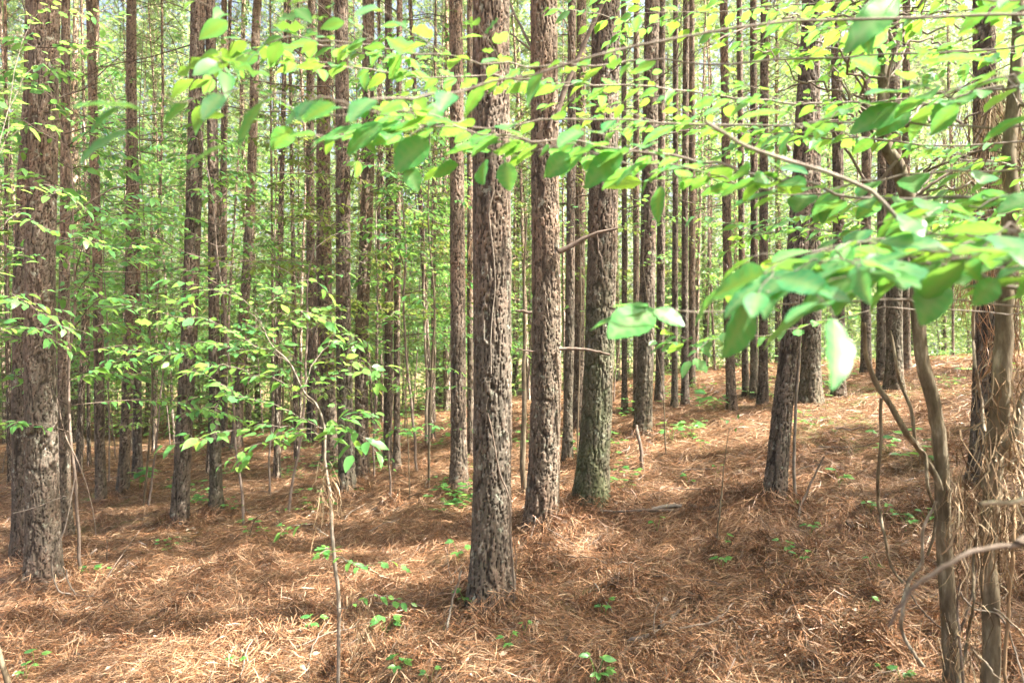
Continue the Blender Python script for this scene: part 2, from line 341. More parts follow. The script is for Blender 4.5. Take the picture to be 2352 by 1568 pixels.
def trunk_mesh(name, path, rad, nseg, dz_vis, zvis, H, mat, seed, depth=.016, flare=.35, cw=.045, ch=.085):
    """path: points (x,y,z) rising from the base at the origin; rad(z): radius"""
    P = np.array(path, float)
    zs = np.concatenate([np.arange(-.25, zvis, dz_vis), np.linspace(zvis, H, max(8, int((H-zvis)/.8)))])
    cx = np.interp(zs, P[:, 2], P[:, 0]); cy = np.interp(zs, P[:, 2], P[:, 1])
    ext = zs > P[-1, 2]
    if len(P) > 1:
        s_ = (P[-1]-P[-2])/max(P[-1, 2]-P[-2, 2], .1)
        cx = np.where(ext, P[-1, 0]+s_[0]*.6*(zs-P[-1, 2]), cx); cy = np.where(ext, P[-1, 1]+s_[1]*.6*(zs-P[-1, 2]), cy)
    k = 11
    if len(zs) > 60:
        ker = np.ones(k)/k
        cx = np.convolve(np.pad(cx, k//2, mode='edge'), ker, 'valid'); cy = np.convolve(np.pad(cy, k//2, mode='edge'), ker, 'valid')
    wob = .006
    r0 = rad(0)
    rr = rad(zs)*(1+flare*np.exp(-np.clip(zs, 0, None)/.22))*(1+.05*(vnoise(zs*1.3, zs*0+seed, 5)-.5))
    th = np.linspace(0, 2*np.pi, nseg, endpoint=False)
    T, Z = np.meshgrid(th, zs)
    per = max(6, int(round(2*np.pi*r0/cw)))
    u = T/(2*np.pi)*per + .30*(vnoise(T/(2*np.pi)*per*3, Z/.018, seed+30, per*3)-.5) + .55*(vnoise(T/(2*np.pi)*per, Z/.1, seed+5, per)-.5) + .25*np.sin(Z*5+seed)
    vv = Z/ch + .25*(vnoise(T/(2*np.pi)*per*4, Z/.02, seed+31, per*4)-.5) + .9*(vnoise(T/(2*np.pi)*per, Z/.2, seed+6, per)-.5) + .4*hash2(np.floor(u).astype(int) % per, (Z*0).astype(int), seed)
    f1, f2, cv, an = cells(u, vv, per, seed)
    cell = smooth01((f2-f1-.02)/.11)
    tt = T/(2*np.pi)*per
    fa = vnoise(tt*.8 + .8*(vnoise(tt, Z/.13, seed+13, per)-.5)+.5*(vnoise(tt*2, Z/.035, seed+18, per*2)-.5), Z/(ch*3), seed+14, max(4, int(per*.8)))
    fur = smooth01((np.abs(fa-.5)-.03)/.06)
    cell = 1-(1-cell)*(.22+.78*smooth01((an-.35)/.45))
    pl = cell*(.35+.65*fur)
    f1b, f2b, cvb, anb = cells(u*2+3, vv*2.1+.3, per*2, seed+50)
    sub = 1-(1-smooth01((f2b-f1b)/.14))*(.3+.7*anb)
    butt = np.exp(-np.clip(Z, 0, None)/.3)
    lobes = 1+.07*butt*np.sin(T*3+seed)+.05*butt*np.sin(T*5+2*seed)
    low = .05*(vnoise(T/(2*np.pi)*5, Z/.5, seed+9, 5)-.5)
    disp = depth*1.05*(pl*(.6+.4*cv+.35*cvb) + .12*sub*pl - .7) 
    Rr = rr[:, None]*lobes*(1+low) + disp*np.clip(rr/r0, .3, 1)[:, None]
    X = cx[:, None]+Rr*np.cos(T); Y = cy[:, None]+Rr*np.sin(T)
    nv = np.arange(len(zs)*nseg).reshape(len(zs), nseg); nr = np.roll(nv, -1, 1)
    q = np.stack([nv[:-1], nr[:-1], nr[1:], nv[1:]], -1).reshape(-1, 4)
    mb = MB(); mb.add(np.stack([X, Y, Z], -1), q, plate=np.clip(pl*1.05, 0, 1)*(.7+.3*sub), cellr=np.clip(.42*cv+.26*cvb+.16, 0, 1))
    return mb, lambda z: (np.interp(z, zs, cx), np.interp(z, zs, cy), np.interp(z, zs, rr))

def tube(mb, pts, rad, nseg=5, cap=True):
    P = np.array(pts, float); n = len(P)
    r = np.broadcast_to(np.asarray(rad, float), (n,)) if np.ndim(rad) == 0 else np.interp(np.linspace(0, 1, n), np.linspace(0, 1, len(rad)), rad)
    t = unit(np.gradient(P, axis=0))
    ref = np.array([0, 0, 1.]) if abs(t[0][2]) < .9 else np.array([1., 0, 0])
    s = unit(np.cross(t, ref)); bt = np.cross(t, s)
    a = np.linspace(0, 2*np.pi, nseg, endpoint=False)
    V = P[:, None]+r[:, None, None]*(s[:, None]*np.cos(a)[None, :, None]+bt[:, None]*np.sin(a)[None, :, None])
    nv = np.arange(n*nseg).reshape(n, nseg); nr = np.roll(nv, -1, 1)
    q = np.stack([nv[:-1], nr[:-1], nr[1:], nv[1:]], -1).reshape(-1, 4)
    mb.add(V, q)
def curve(pts, n):
    """Catmull-Rom resampling"""
    P = np.array(pts, float)
    if len(P) == 2: return P[0]+(P[1]-P[0])*np.linspace(0, 1, n)[:, None]
    Q = np.vstack([2*P[0]-P[1], P, 2*P[-1]-P[-2]]); t = np.linspace(0, len(P)-1-1e-6, n); i = t.astype(int); f = (t-i)[:, None]
    a, b, c, d = Q[i], Q[i+1], Q[i+2], Q[i+3]
    return .5*((2*b)+(-a+c)*f+(2*a-5*b+4*c-d)*f**2+(-a+3*b-3*c+d)*f**3)
def wobble(P, amp, r=rng):
    n = len(P); k = r.normal(0, 1, (n, 3)); k = np.cumsum(k, 0); k -= k[0]+(k[-1]-k[0])*np.linspace(0, 1, n)[:, None]
    return P + amp*k/math.sqrt(n)

# ------------------------------------------------------------------ leaves
def leaf_template(n, width, pointy=1.0, curl=.12, fold=.10, wav=0.0):
    """rows of (left, mid, right); u along the blade from 0 to 1"""
    u = np.linspace(0, 1, n); prof = np.sin(np.pi*u**.85)**.8*(1-.25*u*pointy); prof[0] = .04; prof[-1] = 0
    hw = width/2*prof
    mid = np.stack([u, 0*u, -curl*u**2], -1)
    wv = wav*np.sin(u*22)
    L = np.stack([u, hw, -curl*u**2+fold*hw*2+wv*hw], -1); Rr = np.stack([u, -hw, -curl*u**2+fold*hw*2-wv*hw], -1)
    V = np.stack([L, mid, Rr], 1).reshape(-1, 3)
    q = []
    for i in range(n-1):
        a = i*3; q += [(a, a+1, a+4, a+3), (a+1, a+2, a+5, a+4)]
    vein = np.tile([0, 1, 0], n).astype(float)
    return V, np.array(q), vein
def fine_leaf(width=.55, n=13, curl=.15, fold=.08, wav=.2):
    """leaf with side veins and a slightly toothed edge: columns -1,-.5,0,.5,1"""
    u = np.linspace(0, 1, n); prof = np.sin(np.pi*u**.8)**.75*(1-.2*u); prof[0] = .03; prof[-1] = 0
    cols_ = [-1, -.5, 0, .5, 1]; V = []; vein = []
    for i, uu in enumerate(u):
        for c in cols_:
            hw = width/2*prof[i]
            tooth = 1 + (.05 if i % 2 else -.03)*(abs(c) == 1)
            V.append((uu + .10*abs(c)*prof[i]*.6, c*hw*tooth, -curl*uu*uu + fold*abs(c)*hw*2 + wav*.06*math.sin(uu*17+(2 if c > 0 else 0))*abs(c)))
            vein.append(1.0 if c == 0 else (.6 if i % 2 and abs(c) < 1 else 0.0))
    k = len(cols_); q = []
    for i in range(n-1):
        for j in range(k-1): q.append((i*k+j, i*k+j+1, (i+1)*k+j+1, (i+1)*k+j))
    return np.array(V), np.array(q), np.array(vein)
SMALL = leaf_template(4, .56, curl=.15, fold=.12)
MID = leaf_template(6, .56, curl=.18, fold=.10, wav=.12)
MIDN = leaf_template(6, .44, curl=.3, fold=.2, wav=.2); MIDC = leaf_template(7, .6, curl=-.05, fold=.02, wav=.3)
BIG = fine_leaf(.60); LONG = fine_leaf(.42, curl=.25); ROUND = fine_leaf(.78, curl=.12)
def add_leaves(mb, T, pos, d, nrm, size, vein=False):
    V, q, vn = T
    d = unit(np.asarray(d, float)); nrm = np.asarray(nrm, float); s = unit(np.cross(nrm, d)); nn = np.cross(d, s)
    size = np.asarray(size, float).reshape(-1, 1, 1)
    W = np.asarray(pos)[:, None]+size*(V[None, :, :1]*d[:, None]+V[None, :, 1:2]*s[:, None]+V[None, :, 2:]*nn[:, None])
    n = len(W); k = len(V)
    Q = (np.arange(n)*k)[:, None, None]+q[None]
    if vein: mb.add(W, Q.reshape(-1, 4), vein=np.tile(vn, n))
    else: mb.add(W, Q.reshape(-1, 4))
def spray(tw, lv, P, size, T, spacing=.035, droop=.25, flat=.35, start=.15, r=rng, vein=False, twr=.0012, ends=True, petiole=.25):
    """leaves set alternately along the polyline P, in a roughly level plane"""
    seg = np.linalg.norm(np.diff(P, axis=0), axis=1); s = np.concatenate([[0], np.cumsum(seg)]); L = s[-1]
    n = max(2, int(L*(1-start)/spacing)); t = L*start + (np.arange(n)+.5)/n*L*(1-start)
    t = np.clip(t+r.normal(0, spacing*.25, n), 0, L)
    pos = np.stack([np.interp(t, s, P[:, k]) for k in range(3)], -1)
    tn = np.stack([np.interp(t, s, unit(np.gradient(P, axis=0))[:, k]) for k in range(3)], -1); tn = unit(tn)
    up = np.array([0, 0, 1.]); sd = unit(np.cross(tn, up)+1e-6)
    sg = np.where(np.arange(n) % 2 == 0, 1, -1)[:, None]
    ang = r.uniform(.6, 1.25, n)[:, None]
    if ends: ang[-1] = 0
    d = unit(tn*np.cos(ang)+sd*sg*np.sin(ang)+np.stack([0*t, 0*t, -np.abs(r.normal(droop, .25, n))], -1))
    nr = unit(up[None]+r.normal(0, flat, (n, 3))+sd*sg*r.normal(0.0, .2, n)[:, None])
    sz = size*r.uniform(.5, 1.18, n)
    p0 = pos + d*(sz*petiole)[:, None]*.6
    if vein:
        T2 = {id(BIG): (LONG, ROUND), id(LONG): (BIG, LONG), id(MID): (MIDN, MIDC)}.get(id(T), (T, T)); ch_ = r.random(n)
        for m_, t_ in ((ch_ < .5, T), ((ch_ >= .5) & (ch_ < .75), T2[0]), (ch_ >= .75, T2[1])):
            if m_.any(): add_leaves(lv, t_, p0[m_], d[m_], nr[m_], sz[m_], vein)
    else: add_leaves(lv, T, p0, d, nr, sz, vein)
    if twr:
        for k in range(n): tube(tw, [pos[k], p0[k]+d[k]*sz[k]*.05], twr*.6, 3)
    return n

def strips(n, cx, sx, zy0, zy1, d, L, W, org, sd=.10, clump=9):
    mb = MB(); cxs = rng.normal(cx, sx, clump); czs = rng.uniform(zy0, zy1, clump)
    for i in range(n):
        k = rng.integers(clump); px = cxs[k]+rng.normal(0, 12); py = czs[k]+rng.normal(0, 35)
        p = at(px, py, d+rng.normal(0, sd))-org; l = L*rng.uniform(.4, 1.3)
        dr_ = np.array([rng.normal(0, .2), rng.normal(0, .2), -1.]); dr_ = dr_/np.linalg.norm(dr_)
        P = wobble(curve([p, p+dr_*l*.5+rng.normal(0, .02, 3), p+dr_*l+rng.normal(0, .03, 3)], 6), .015)
        s = unit(np.cross(dr_, rng.normal(0, 1, 3)))*W*rng.uniform(.5, 1.4)/2
        w_ = np.array([.6, 1, 1, .9, .7, .2])[:, None]
        V = np.stack([P-s*w_, P+s*w_], 1).reshape(-1, 3); q = [(2*j, 2*j+1, 2*j+3, 2*j+2) for j in range(5)]
        mb.add(V, q)
    return mb
# ------------------------------------------------------------------ pine crowns
def needle_tufts(mb, C, D, n, L, W):
    C = np.repeat(C, n, 0); D = np.repeat(D, n, 0); m_ = len(C)
    d = unit(D*.7+rng.normal(0, .62, (m_, 3))); s = unit(np.cross(d, rng.normal(0, 1, (m_, 3))))
    l = L*rng.uniform(.6, 1.1, m_)[:, None]
    C = C + D*rng.uniform(-.1, .12, m_)[:, None]
    V = np.stack([C-s*W*.5, C+s*W*.5, C+d*l-np.array([0, 0, .12])*l], 1)
    mb.add(V, None, np.arange(m_*3).reshape(-1, 3))
def crown_mesh(seed, H, hc, nb=34, wide=2.0, tn=30, nw=.015):
    global rng
    br = MB(); nd = MB(); Cs = []; Ds = []
    for i in range(nb):
        t = i/nb; z = hc+(H-hc)*t**.9; L = wide*(1-.72*t)*rng.uniform(.6, 1.1)*(.55 if t < .12 else 1); az = rng.uniform(0, 6.283)
        d = np.array([math.cos(az), math.sin(az), rng.uniform(.1, .5)+.5*t])
        P = curve([[0, 0, z], np.array([0, 0, z])+d*L*.55, np.array([0, 0, z])+d*L+np.array([0, 0, .12*L])], 6)
        tube(br, P, [.022*(1-.6*t), .006], 3)
        for k in range(int(5+L*4)):
            f = rng.uniform(.3, 1); p = P[int(f*5)]; dd = unit(d/np.linalg.norm(d)*.6+rng.normal(0, .5, 3)); q = p+dd*rng.uniform(.15, .5)
            tube(br, [p, q], [.006, .003], 3); Cs.append(q); Ds.append(dd)
        Cs.append(P[-1]); Ds.append(unit(d))
    needle_tufts(nd, np.array(Cs), np.array(Ds), tn, .25, nw)
    return br, nd, len(Cs)
CROWNS = []
for k in range(5):
    H = 16.5; hc = 9.2+.5*k*.6
    br, nd, nc = crown_mesh(k, H, hc, nb=42+3*k, wide=2.1+.12*k)
    CROWNS.append((br.mesh('crown', M['bark_far']), nd.mesh('needles', M['needle_green'])))
THIN = []
for k in range(4):
    br, nd, nc = crown_mesh(10+k, 16.5, 10.2+.5*k, nb=26+3*k, wide=1.9, tn=20, nw=.012)
    THIN.append((br.mesh('crown', M['bark_far']), nd.mesh('needles', M['needle_green'])))
def dead_branch_pts(z, az, L, r0, tilt):
    d = np.array([math.cos(az), math.sin(az), tilt])
    p0 = np.array([0, 0, z]); return curve([p0+d*r0*.5, p0+d*L*.5+np.array([0, 0, rng.normal(0, .06)*L]), p0+d*L+np.array([rng.normal(0, .12)*L, rng.normal(0, .12)*L, rng.normal(-.05, .15)*L])], 8)
def dead_branch(mb, P, r, forks=2, straw=None):
    tube(mb, wobble(P, .03*np.linalg.norm(P[-1]-P[0])), [r, r*.35], 4)
    for _ in range(forks):
        i = rng.integers(2, len(P)-1); dd = unit(P[-1]-P[0]+rng.normal(0, .5, 3)*np.linalg.norm(P[-1]-P[0])); L = np.linalg.norm(P[-1]-P[0])*rng.uniform(.2, .55)
        q = curve([P[i], P[i]+dd*L*.5+rng.normal(0, .03, 3), P[i]+dd*L], 5); tube(mb, q, [r*.5, r*.2], 3)

# base variants for unmeasured pines of the background
VAR = []
for k in range(7):
    H = 16.5; r0 = .062+.010*k
    path = [(0, 0, 0), (rng.normal(0, .10), rng.normal(0, .06), 4), (rng.normal(0, .16), rng.normal(0, .1), 9), (rng.normal(0, .1), 0, 16.5)]
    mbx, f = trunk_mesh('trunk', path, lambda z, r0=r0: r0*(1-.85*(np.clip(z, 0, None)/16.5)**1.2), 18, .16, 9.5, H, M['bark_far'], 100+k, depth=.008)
    for j in range(26):
        z = rng.uniform(2.2, 9.8); x_, y_, r_ = f(z)
        P = dead_branch_pts(z, rng.uniform(0, 6.283), rng.uniform(.4, 1.9), .05, rng.uniform(-.15, .7)) + np.array([x_, y_, 0])
        m0 = mbx.n; t_ = MB(); dead_branch(t_, P, .011, 3)
        for vv_, qq_ in zip(t_.v, t_.q): pass
        V = np.concatenate(t_.v); Q = np.concatenate(t_.q)
        mbx.add(V, Q, plate=np.full(len(V), .7), cellr=np.full(len(V), .3))
    VAR.append((mbx.mesh('trunk', M['bark_far'], True), (THIN[k % 4], CROWNS[k % 5])))

occupied = []
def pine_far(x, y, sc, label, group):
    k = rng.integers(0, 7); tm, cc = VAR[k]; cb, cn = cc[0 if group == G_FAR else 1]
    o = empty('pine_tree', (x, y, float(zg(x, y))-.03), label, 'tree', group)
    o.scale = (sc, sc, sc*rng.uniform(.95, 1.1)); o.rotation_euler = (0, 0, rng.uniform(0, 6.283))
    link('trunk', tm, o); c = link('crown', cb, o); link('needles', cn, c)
    return o

# ------------------------------------------------------------------ measured pines
# (path [(px,py,...)], width mid px, base width factor, label, material, wanted DBH for hidden bases or None -> ground hit)
def pine(label, pts, wid, mat='bark_near', depth=None, detail=1, cat='tree', twigs=5, warmtop=False, name='pine_tree', seed=None, taper=.16, cr=None, flare=.35):
    bx, by = pts[0]
    if depth is None: base = ground_at(bx, by)
    else:
        X, _ = ray(bx, 784); base = np.array([X*depth, depth, float(zg(X*depth, depth))])
    d = base[1]; r0 = wid/2*d/F
    path = [(0, 0, 0)]
    for px, py in pts[1:]:
        p = at(px, py, d)-base
        if p[2] > path[-1][2]+.05: path.append(tuple(p))
    H = 15.5+rng.uniform(-.5, 2); Hc = path[-1][2]
    last = path[-1]; path.append((last[0]*1.1, last[1], H*.75)) if last[2] < H*.7 else None
    path.append((path[-1][0], path[-1][1], H))
    px1 = 1568/682*0+2.3*d/F      # size of one rendered pixel at the trunk
    ds = max(.006, px1*.8)
    nseg = int(np.clip(2*np.pi*r0/ds, 20, 170)); zv = min(9, 784/F*d*1.08+EYE-base[2])
    seed = seed or int(bx)
    rad = lambda z: r0*(1.0-taper*(np.clip(z-EYE, -2, None)/3.2)*(3.2/max(3.2, zv)) ) * np.where(z > zv, np.clip(1-.8*(z-zv)/(H-zv), .08, 1), 1)
    mb, f = trunk_mesh('trunk', path, rad, nseg, ds*1.3, zv, H, M[mat], seed, depth=min(.012, .07*r0+.003), cw=max(.024, (.19+.08*((seed*7) % 10)/10)*r0), ch=max(.07, (.50+.45*((seed*3) % 10)/10)*r0), flare=flare*1.5)
    o = empty(name, tuple(base-np.array([0, 0, .02])), label, cat, 'pines with visible bark near the camera')
    mb.build('trunk', M[mat], o, smooth=True)
    cb, cn = THIN[seed % 4] if base[1] > 6.2 and base[0] < 0 else CROWNS[seed % 5]
    x_, y_, _ = f(11.0)
    c = link('crown', cb, o); c.location = (x_, y_, 0); link('needles', cn, c)
    for i in range(int(twigs*(1.9 if d > 5.5 else 1.2))):
        z = rng.uniform(2.6, max(3.4, zv+.6)); x_, y_, r_ = f(z)
        az = rng.uniform(0, 6.283); P = dead_branch_pts(z, az, rng.uniform(.15, .5) if rng.random() < .35 else rng.uniform(.6, 1.9), r_, rng.uniform(-.1, .7))+np.array([x_, y_, 0])
        b = MB(); dead_branch(b, P, .008, 2); b.build('dead_branch', M['dead_wood'], o, True)
    occupied.append((base[0], base[1]))
    return o, base, f, d
def pix_branch(o, base, pts, d, r, name='dead_branch', mat='dead_wood', nseg=7, wob=.01, n=16):
    """a branch of thing o along picture points (px, py, dd) with dd metres nearer or farther than the trunk"""
    P = curve([at(p[0], p[1], d+(p[2] if len(p) > 2 else 0))-base for p in pts], n)
    b = MB(); tube(b, wobble(P, wob), r, nseg); return b.build(name, M[mat], o, True)

T = {}
def P_(key, *a, **k): T[key] = pine(*a, **k)
P_('left_back', 'thick dark pine trunk behind the front one of the joined pair at the left edge', [(60, 1288), (58, 900), (60, 650), (70, 400), (84, 200), (88, -300)], 50, twigs=3, flare=.2)
P_('left_front', 'front trunk of the joined pair of thick pines at the left edge', [(104, 1338), (97, 1100), (91, 784), (92, 600), (99, 350), (102, 0), (108, -300)], 61, twigs=2, taper=.22, flare=.22)
P_('left_third', 'pine partly hidden right behind the thick joined pair at the left edge', [(150, 1230), (145, 1000), (146, 784), (150, 500), (151, 0)], 23, mat='bark_near_warm', twigs=3, taper=.4)
P_('slim_pale', 'slim pine with one bright side standing beside the leaning slim reddish pine', [(232, 1162), (229, 1000), (224, 600), (215, 300), (208, 0)], 20, mat='bark_near_warm')
P_('slim_red', 'slim reddish pine with its base kinked left over a sunlit needle patch', [(281, 1140), (296, 850), (300, 600), (302, 300), (302, 0)], 22, mat='bark_near_warm')
P_('slim_behind', 'dark slim pine just behind the slim reddish kinked pine', [(316, 1088), (315, 800), (312, 500), (300, 0)], 17)
P_('flaky', 'leaning pine with large flaky pale bark patches beside a dark slim pine', [(412, 1212), (424, 950), (434, 784), (445, 450), (452, 200), (456, 0)], 34, mat='bark_near', taper=.1, flare=.25)
P_('straight_dark', 'straight slim grey pine right beside the leaning flaky pine', [(496, 1180), (492, 784), (490, 400), (482, 0)], 24, mat='bark_near_grey')
P_('brown_behind', 'thin brown pine right behind the straight slim grey pine', [(515, 1026), (514, 700), (515, 0)], 14, mat='bark_near_warm')
P_('mid_lean', 'pine leaning right with base near the sunlit strip, left of centre', [(543, 1030), (555, 784), (575, 500), (590, 0)], 21, mat='bark_near_warm')
P_('reddish_mid', 'broad reddish brown pine left of the smooth dark pine', [(760, 1062), (748, 784), (742, 400), (746, 0)], 32, mat='bark_near_warm', twigs=8)
P_('reddish_mid2', 'pine half hidden left of the broad reddish brown pine', [(716, 1010), (714, 700), (712, 300), (716, 0)], 19, mat='bark_near')
P_('smooth_dark', 'dark grey pine with tight bark, paired with a pale flaky pine', [(798, 1138), (792, 950), (789, 784), (788, 400), (784, 0)], 32, mat='bark_near_grey', twigs=6)
P_('pale_flaky', 'pale sunlit flaky pine just behind the dark grey tight barked pine', [(832, 1100), (830, 784), (846, 400), (846, 0)], 28, mat='bark_near_warm')
P_('twin_a', 'left trunk of two close slim pines left of the centre trunk', [(890, 1068), (893, 784), (896, 500), (892, 0)], 18)
P_('twin_b', 'right trunk of two close slim pines left of the centre trunk', [(911, 1080), (912, 784), (914, 500), (918, 0)], 14, mat='bark_near_warm')
P_('shadow_c', 'reddish pine standing directly left behind the big centre trunk', [(1055, 1130), (1052, 784), (1050, 400), (1047, 0)], 33, mat='bark_near_warm', twigs=3)
P_('shadow_d', 'thin pale pine seen between the centre trunk and the reddish one', [(1081, 1050), (1080, 700), (1079, 0)], 14, mat='bark_near_warm')
P_('centre', 'largest and nearest pine trunk, standing in the middle with vine and lichen', [(1126, 1388), (1129, 1200), (1131, 1000), (1131, 784), (1129, 400), (1128, 0), (1128, -300)], 84, mat='bark_near', twigs=0, taper=.06, flare=.3)
P_('second', 'thick pine with flaking base just right of the middle trunk, bearing a broken branch', [(1244, 1202), (1252, 1000), (1256, 784), (1252, 400), (1249, 0), (1247, -300)], 65, mat='bark_near_warm', twigs=0, taper=.14, flare=.2)
P_('mossy', 'thick pine with green mossy foot, third of the thick trunks at the centre', [(1357, 1157), (1370, 950), (1378, 784), (1386, 400), (1392, 0), (1394, -300)], 66, mat='bark_near_moss', twigs=2, taper=.17, flare=.22)
P_('thin_mid_a', 'thin grey pine seen between the flaking pine and the mossy pine', [(1302, 1064), (1308, 784), (1312, 400), (1314, 0)], 20, mat='bark_near_grey')
P_('thin_mid_b', 'reddish pine close behind the mossy pine on its left side', [(1328, 982), (1331, 700), (1333, 300), (1336, 0)], 23, mat='bark_near_warm')
P_('thin_r1', 'very thin pine right of the mossy pine, first before the grey one', [(1434, 949), (1434, 500), (1432, 0)], 12)
P_('thin_r2', 'thin reddish pine touching the left side of the grey mid distance pine', [(1462, 950), (1461, 500), (1462, 0)], 14, mat='bark_near_warm')
P_('grey_mid', 'medium grey pine alone behind the small green plants, right of the mossy pine', [(1476, 1003), (1484, 784), (1490, 500), (1498, 0)], 35, mat='bark_near_grey', flare=.3)
P_('r3', 'slim brown pine immediately right behind the medium grey pine', [(1515, 925), (1518, 600), (1520, 0)], 18)
P_('r4', 'very thin pine third to the right of the medium grey pine', [(1549, 940), (1551, 500), (1552, 0)], 13, mat='bark_near_grey')
P_('r5', 'slim pine close left of a similar reddish pine behind the slope', [(1573, 934), (1573, 500), (1576, 0)], 15)
P_('r6', 'slim reddish pine rising close right of a grey slim one', [(1588, 890), (1590, 500), (1588, 0)], 15, mat='bark_near_warm')
P_('r7', 'pale slim pine with sunlit stripe beside the green bush on the slope', [(1681, 945), (1672, 700), (1668, 400), (1662, 0)], 19, mat='bark_near_warm')
P_('r8', 'thin dark pine leftmost of three on the crest behind the leaning trunk', [(1714, 909), (1704, 600), (1698, 0)], 14)
P_('r9', 'thin grey pine middle of three on the crest behind the leaning trunk', [(1732, 916), (1732, 500), (1730, 0)], 16, mat='bark_near_grey')
P_('r10', 'slim grey pine rightmost of three on the crest, nearest the leaning trunk', [(1753, 929), (1754, 500), (1756, 0)], 19)
P_('lean', 'dark trunk leaning right up the slope with a vine along its side', [(1778, 1155), (1795, 950), (1816, 784), (1832, 560), (1845, 350), (1862, 100), (1868, 0)], 43, mat='bark_near', twigs=2, taper=-.02, flare=.25)
P_('r11', 'straight grey pine standing just behind and right of the leaning trunk', [(1861, 930), (1863, 784), (1864, 400), (1862, 0)], 40, mat='bark_near_grey', twigs=4)
P_('r12', 'medium thin pine alone right of the straight grey pine', [(1926, 910), (1926, 500), (1920, 0)], 24)
P_('r13', 'thin dark pine on the crest left of the dark pair', [(1989, 860), (1990, 500), (1988, 0)], 20)
P_('r14', 'narrower left trunk of the dark pair on the right crest', [(2025, 880), (2026, 500), (2026, 0)], 20)
P_('r15', 'wider right trunk of the dark pair on the right crest', [(2054, 893), (2054, 500), (2050, 0)], 31, mat='bark_near_grey')
P_('r16', 'reddish slim pine right behind the dark pair on the crest', [(2081, 852), (2081, 500), (2082, 0)], 17, mat='bark_near_warm')
P_('right_dark', 'dark thick pine behind the tangle of dry vines at the right edge', [(2262, 1105), (2264, 784), (2262, 400), (2260, 0)], 46, mat='bark_near', twigs=4)

# particular branches and vines
o, base, f, d = T['second']
pix_branch(o, base, [(1272, 275), (1300, 190), (1345, 90), (1388, -5), (1420, -80)], d-.12, [.024, .017, .012])
pix_branch(o, base, [(1262, 290), (1275, 255), (1283, 235)], d-.14, [.016, .006])
pix_branch(o, base, [(1282, 572), (1330, 548), (1370, 530), (1418, 518)], d-.12, [.022, .015, .009])
pix_branch(o, base, [(1372, 530), (1377, 570), (1385, 610)], d-.12, [.006, .003], wob=.02)
pix_branch(o, base, [(1284, 795), (1340, 798), (1400, 808)], d-.10, [.013, .009])
pix_branch(o, base, [(1222, 712), (1185, 708)], d-.1, [.013, .009])
pix_branch(o, base, [(1228, 800), (1188, 797)], d-.1, [.007, .004])
pix_branch(o, base, [(1222, 105), (1196, 60), (1168, -5)], d, [.012, .008], mat='grey_twig')
pix_branch(o, base, [(1222, 110), (1190, 85), (1172, 70)], d, [.009, .006], mat='grey_twig')
o, base, f, d = T['centre']
r_ = 84/2*d/F
pix_branch(o, base, [(1135, 430), (1124, 480), (1131, 560), (1136, 640), (1128, 740), (1128, 850)], d-r_-.012, [.0045, .003], name='vine', mat='grey_twig')
pix_branch(o, base, [(1120, 940), (1138, 1020), (1150, 1080), (1168, 1140), (1174, 1260), (1180, 1375)], d-r_-.02, [.004, .006], name='vine', mat='dead_wood')
pix_branch(o, base, [(1180, 20), (1130, 70), (1118, 95)], d-r_-.01, [.003, .0025], name='vine', mat='grey_twig')
o, base, f, d = T['lean']
pix_branch(o, base, [(1826, 1150), (1824, 1050), (1830, 900), (1838, 784), (1842, 700)], d-.05, [.012, .010, .006], name='vine', mat='grey_twig')
pix_branch(o, base, [(1780, 300), (1815, 340)], d-.1, [.01, .014])
o, base, f, d = T['left_front']
pix_branch(o, base, [(30, 1172), (80, 1158), (140, 1138), (152, 1134)], d-.28, [.004, .003], mat='grey_twig')
pix_branch(o, base, [(128, 900), (150, 1000), (185, 1070), (215, 1170), (220, 1222)], d+.1, [.006, .004], name='vine', mat='dead_wood')
pix_branch(o, base, [(172, 1090), (150, 1200), (120, 1270), (118, 1310), (135, 1350), (165, 1358)], d-.25, [.004, .006], name='vine', mat='grey_twig')
pix_branch(o, base, [(152, 1300), (158, 1330), (175, 1365), (192, 1375)], d-.2, [.005, .006], name='vine', mat='grey_twig')

for key, zpix in (('reddish_mid', 640), ('reddish_mid2', 560), ('twin_a', 600), ('r7', 520), ('mid_lean', 700), ('shadow_d', 520), ('slim_behind', 640)):
    o, base, f, d = T[key]; px = 1176+F*base[0]/d
    strips(110, px+8, 9*8/d+4, zpix-120, zpix+150, d-.15, .22, .006, base, clump=9, sd=.12).build('hanging_needles', M['needle_litter'], o)
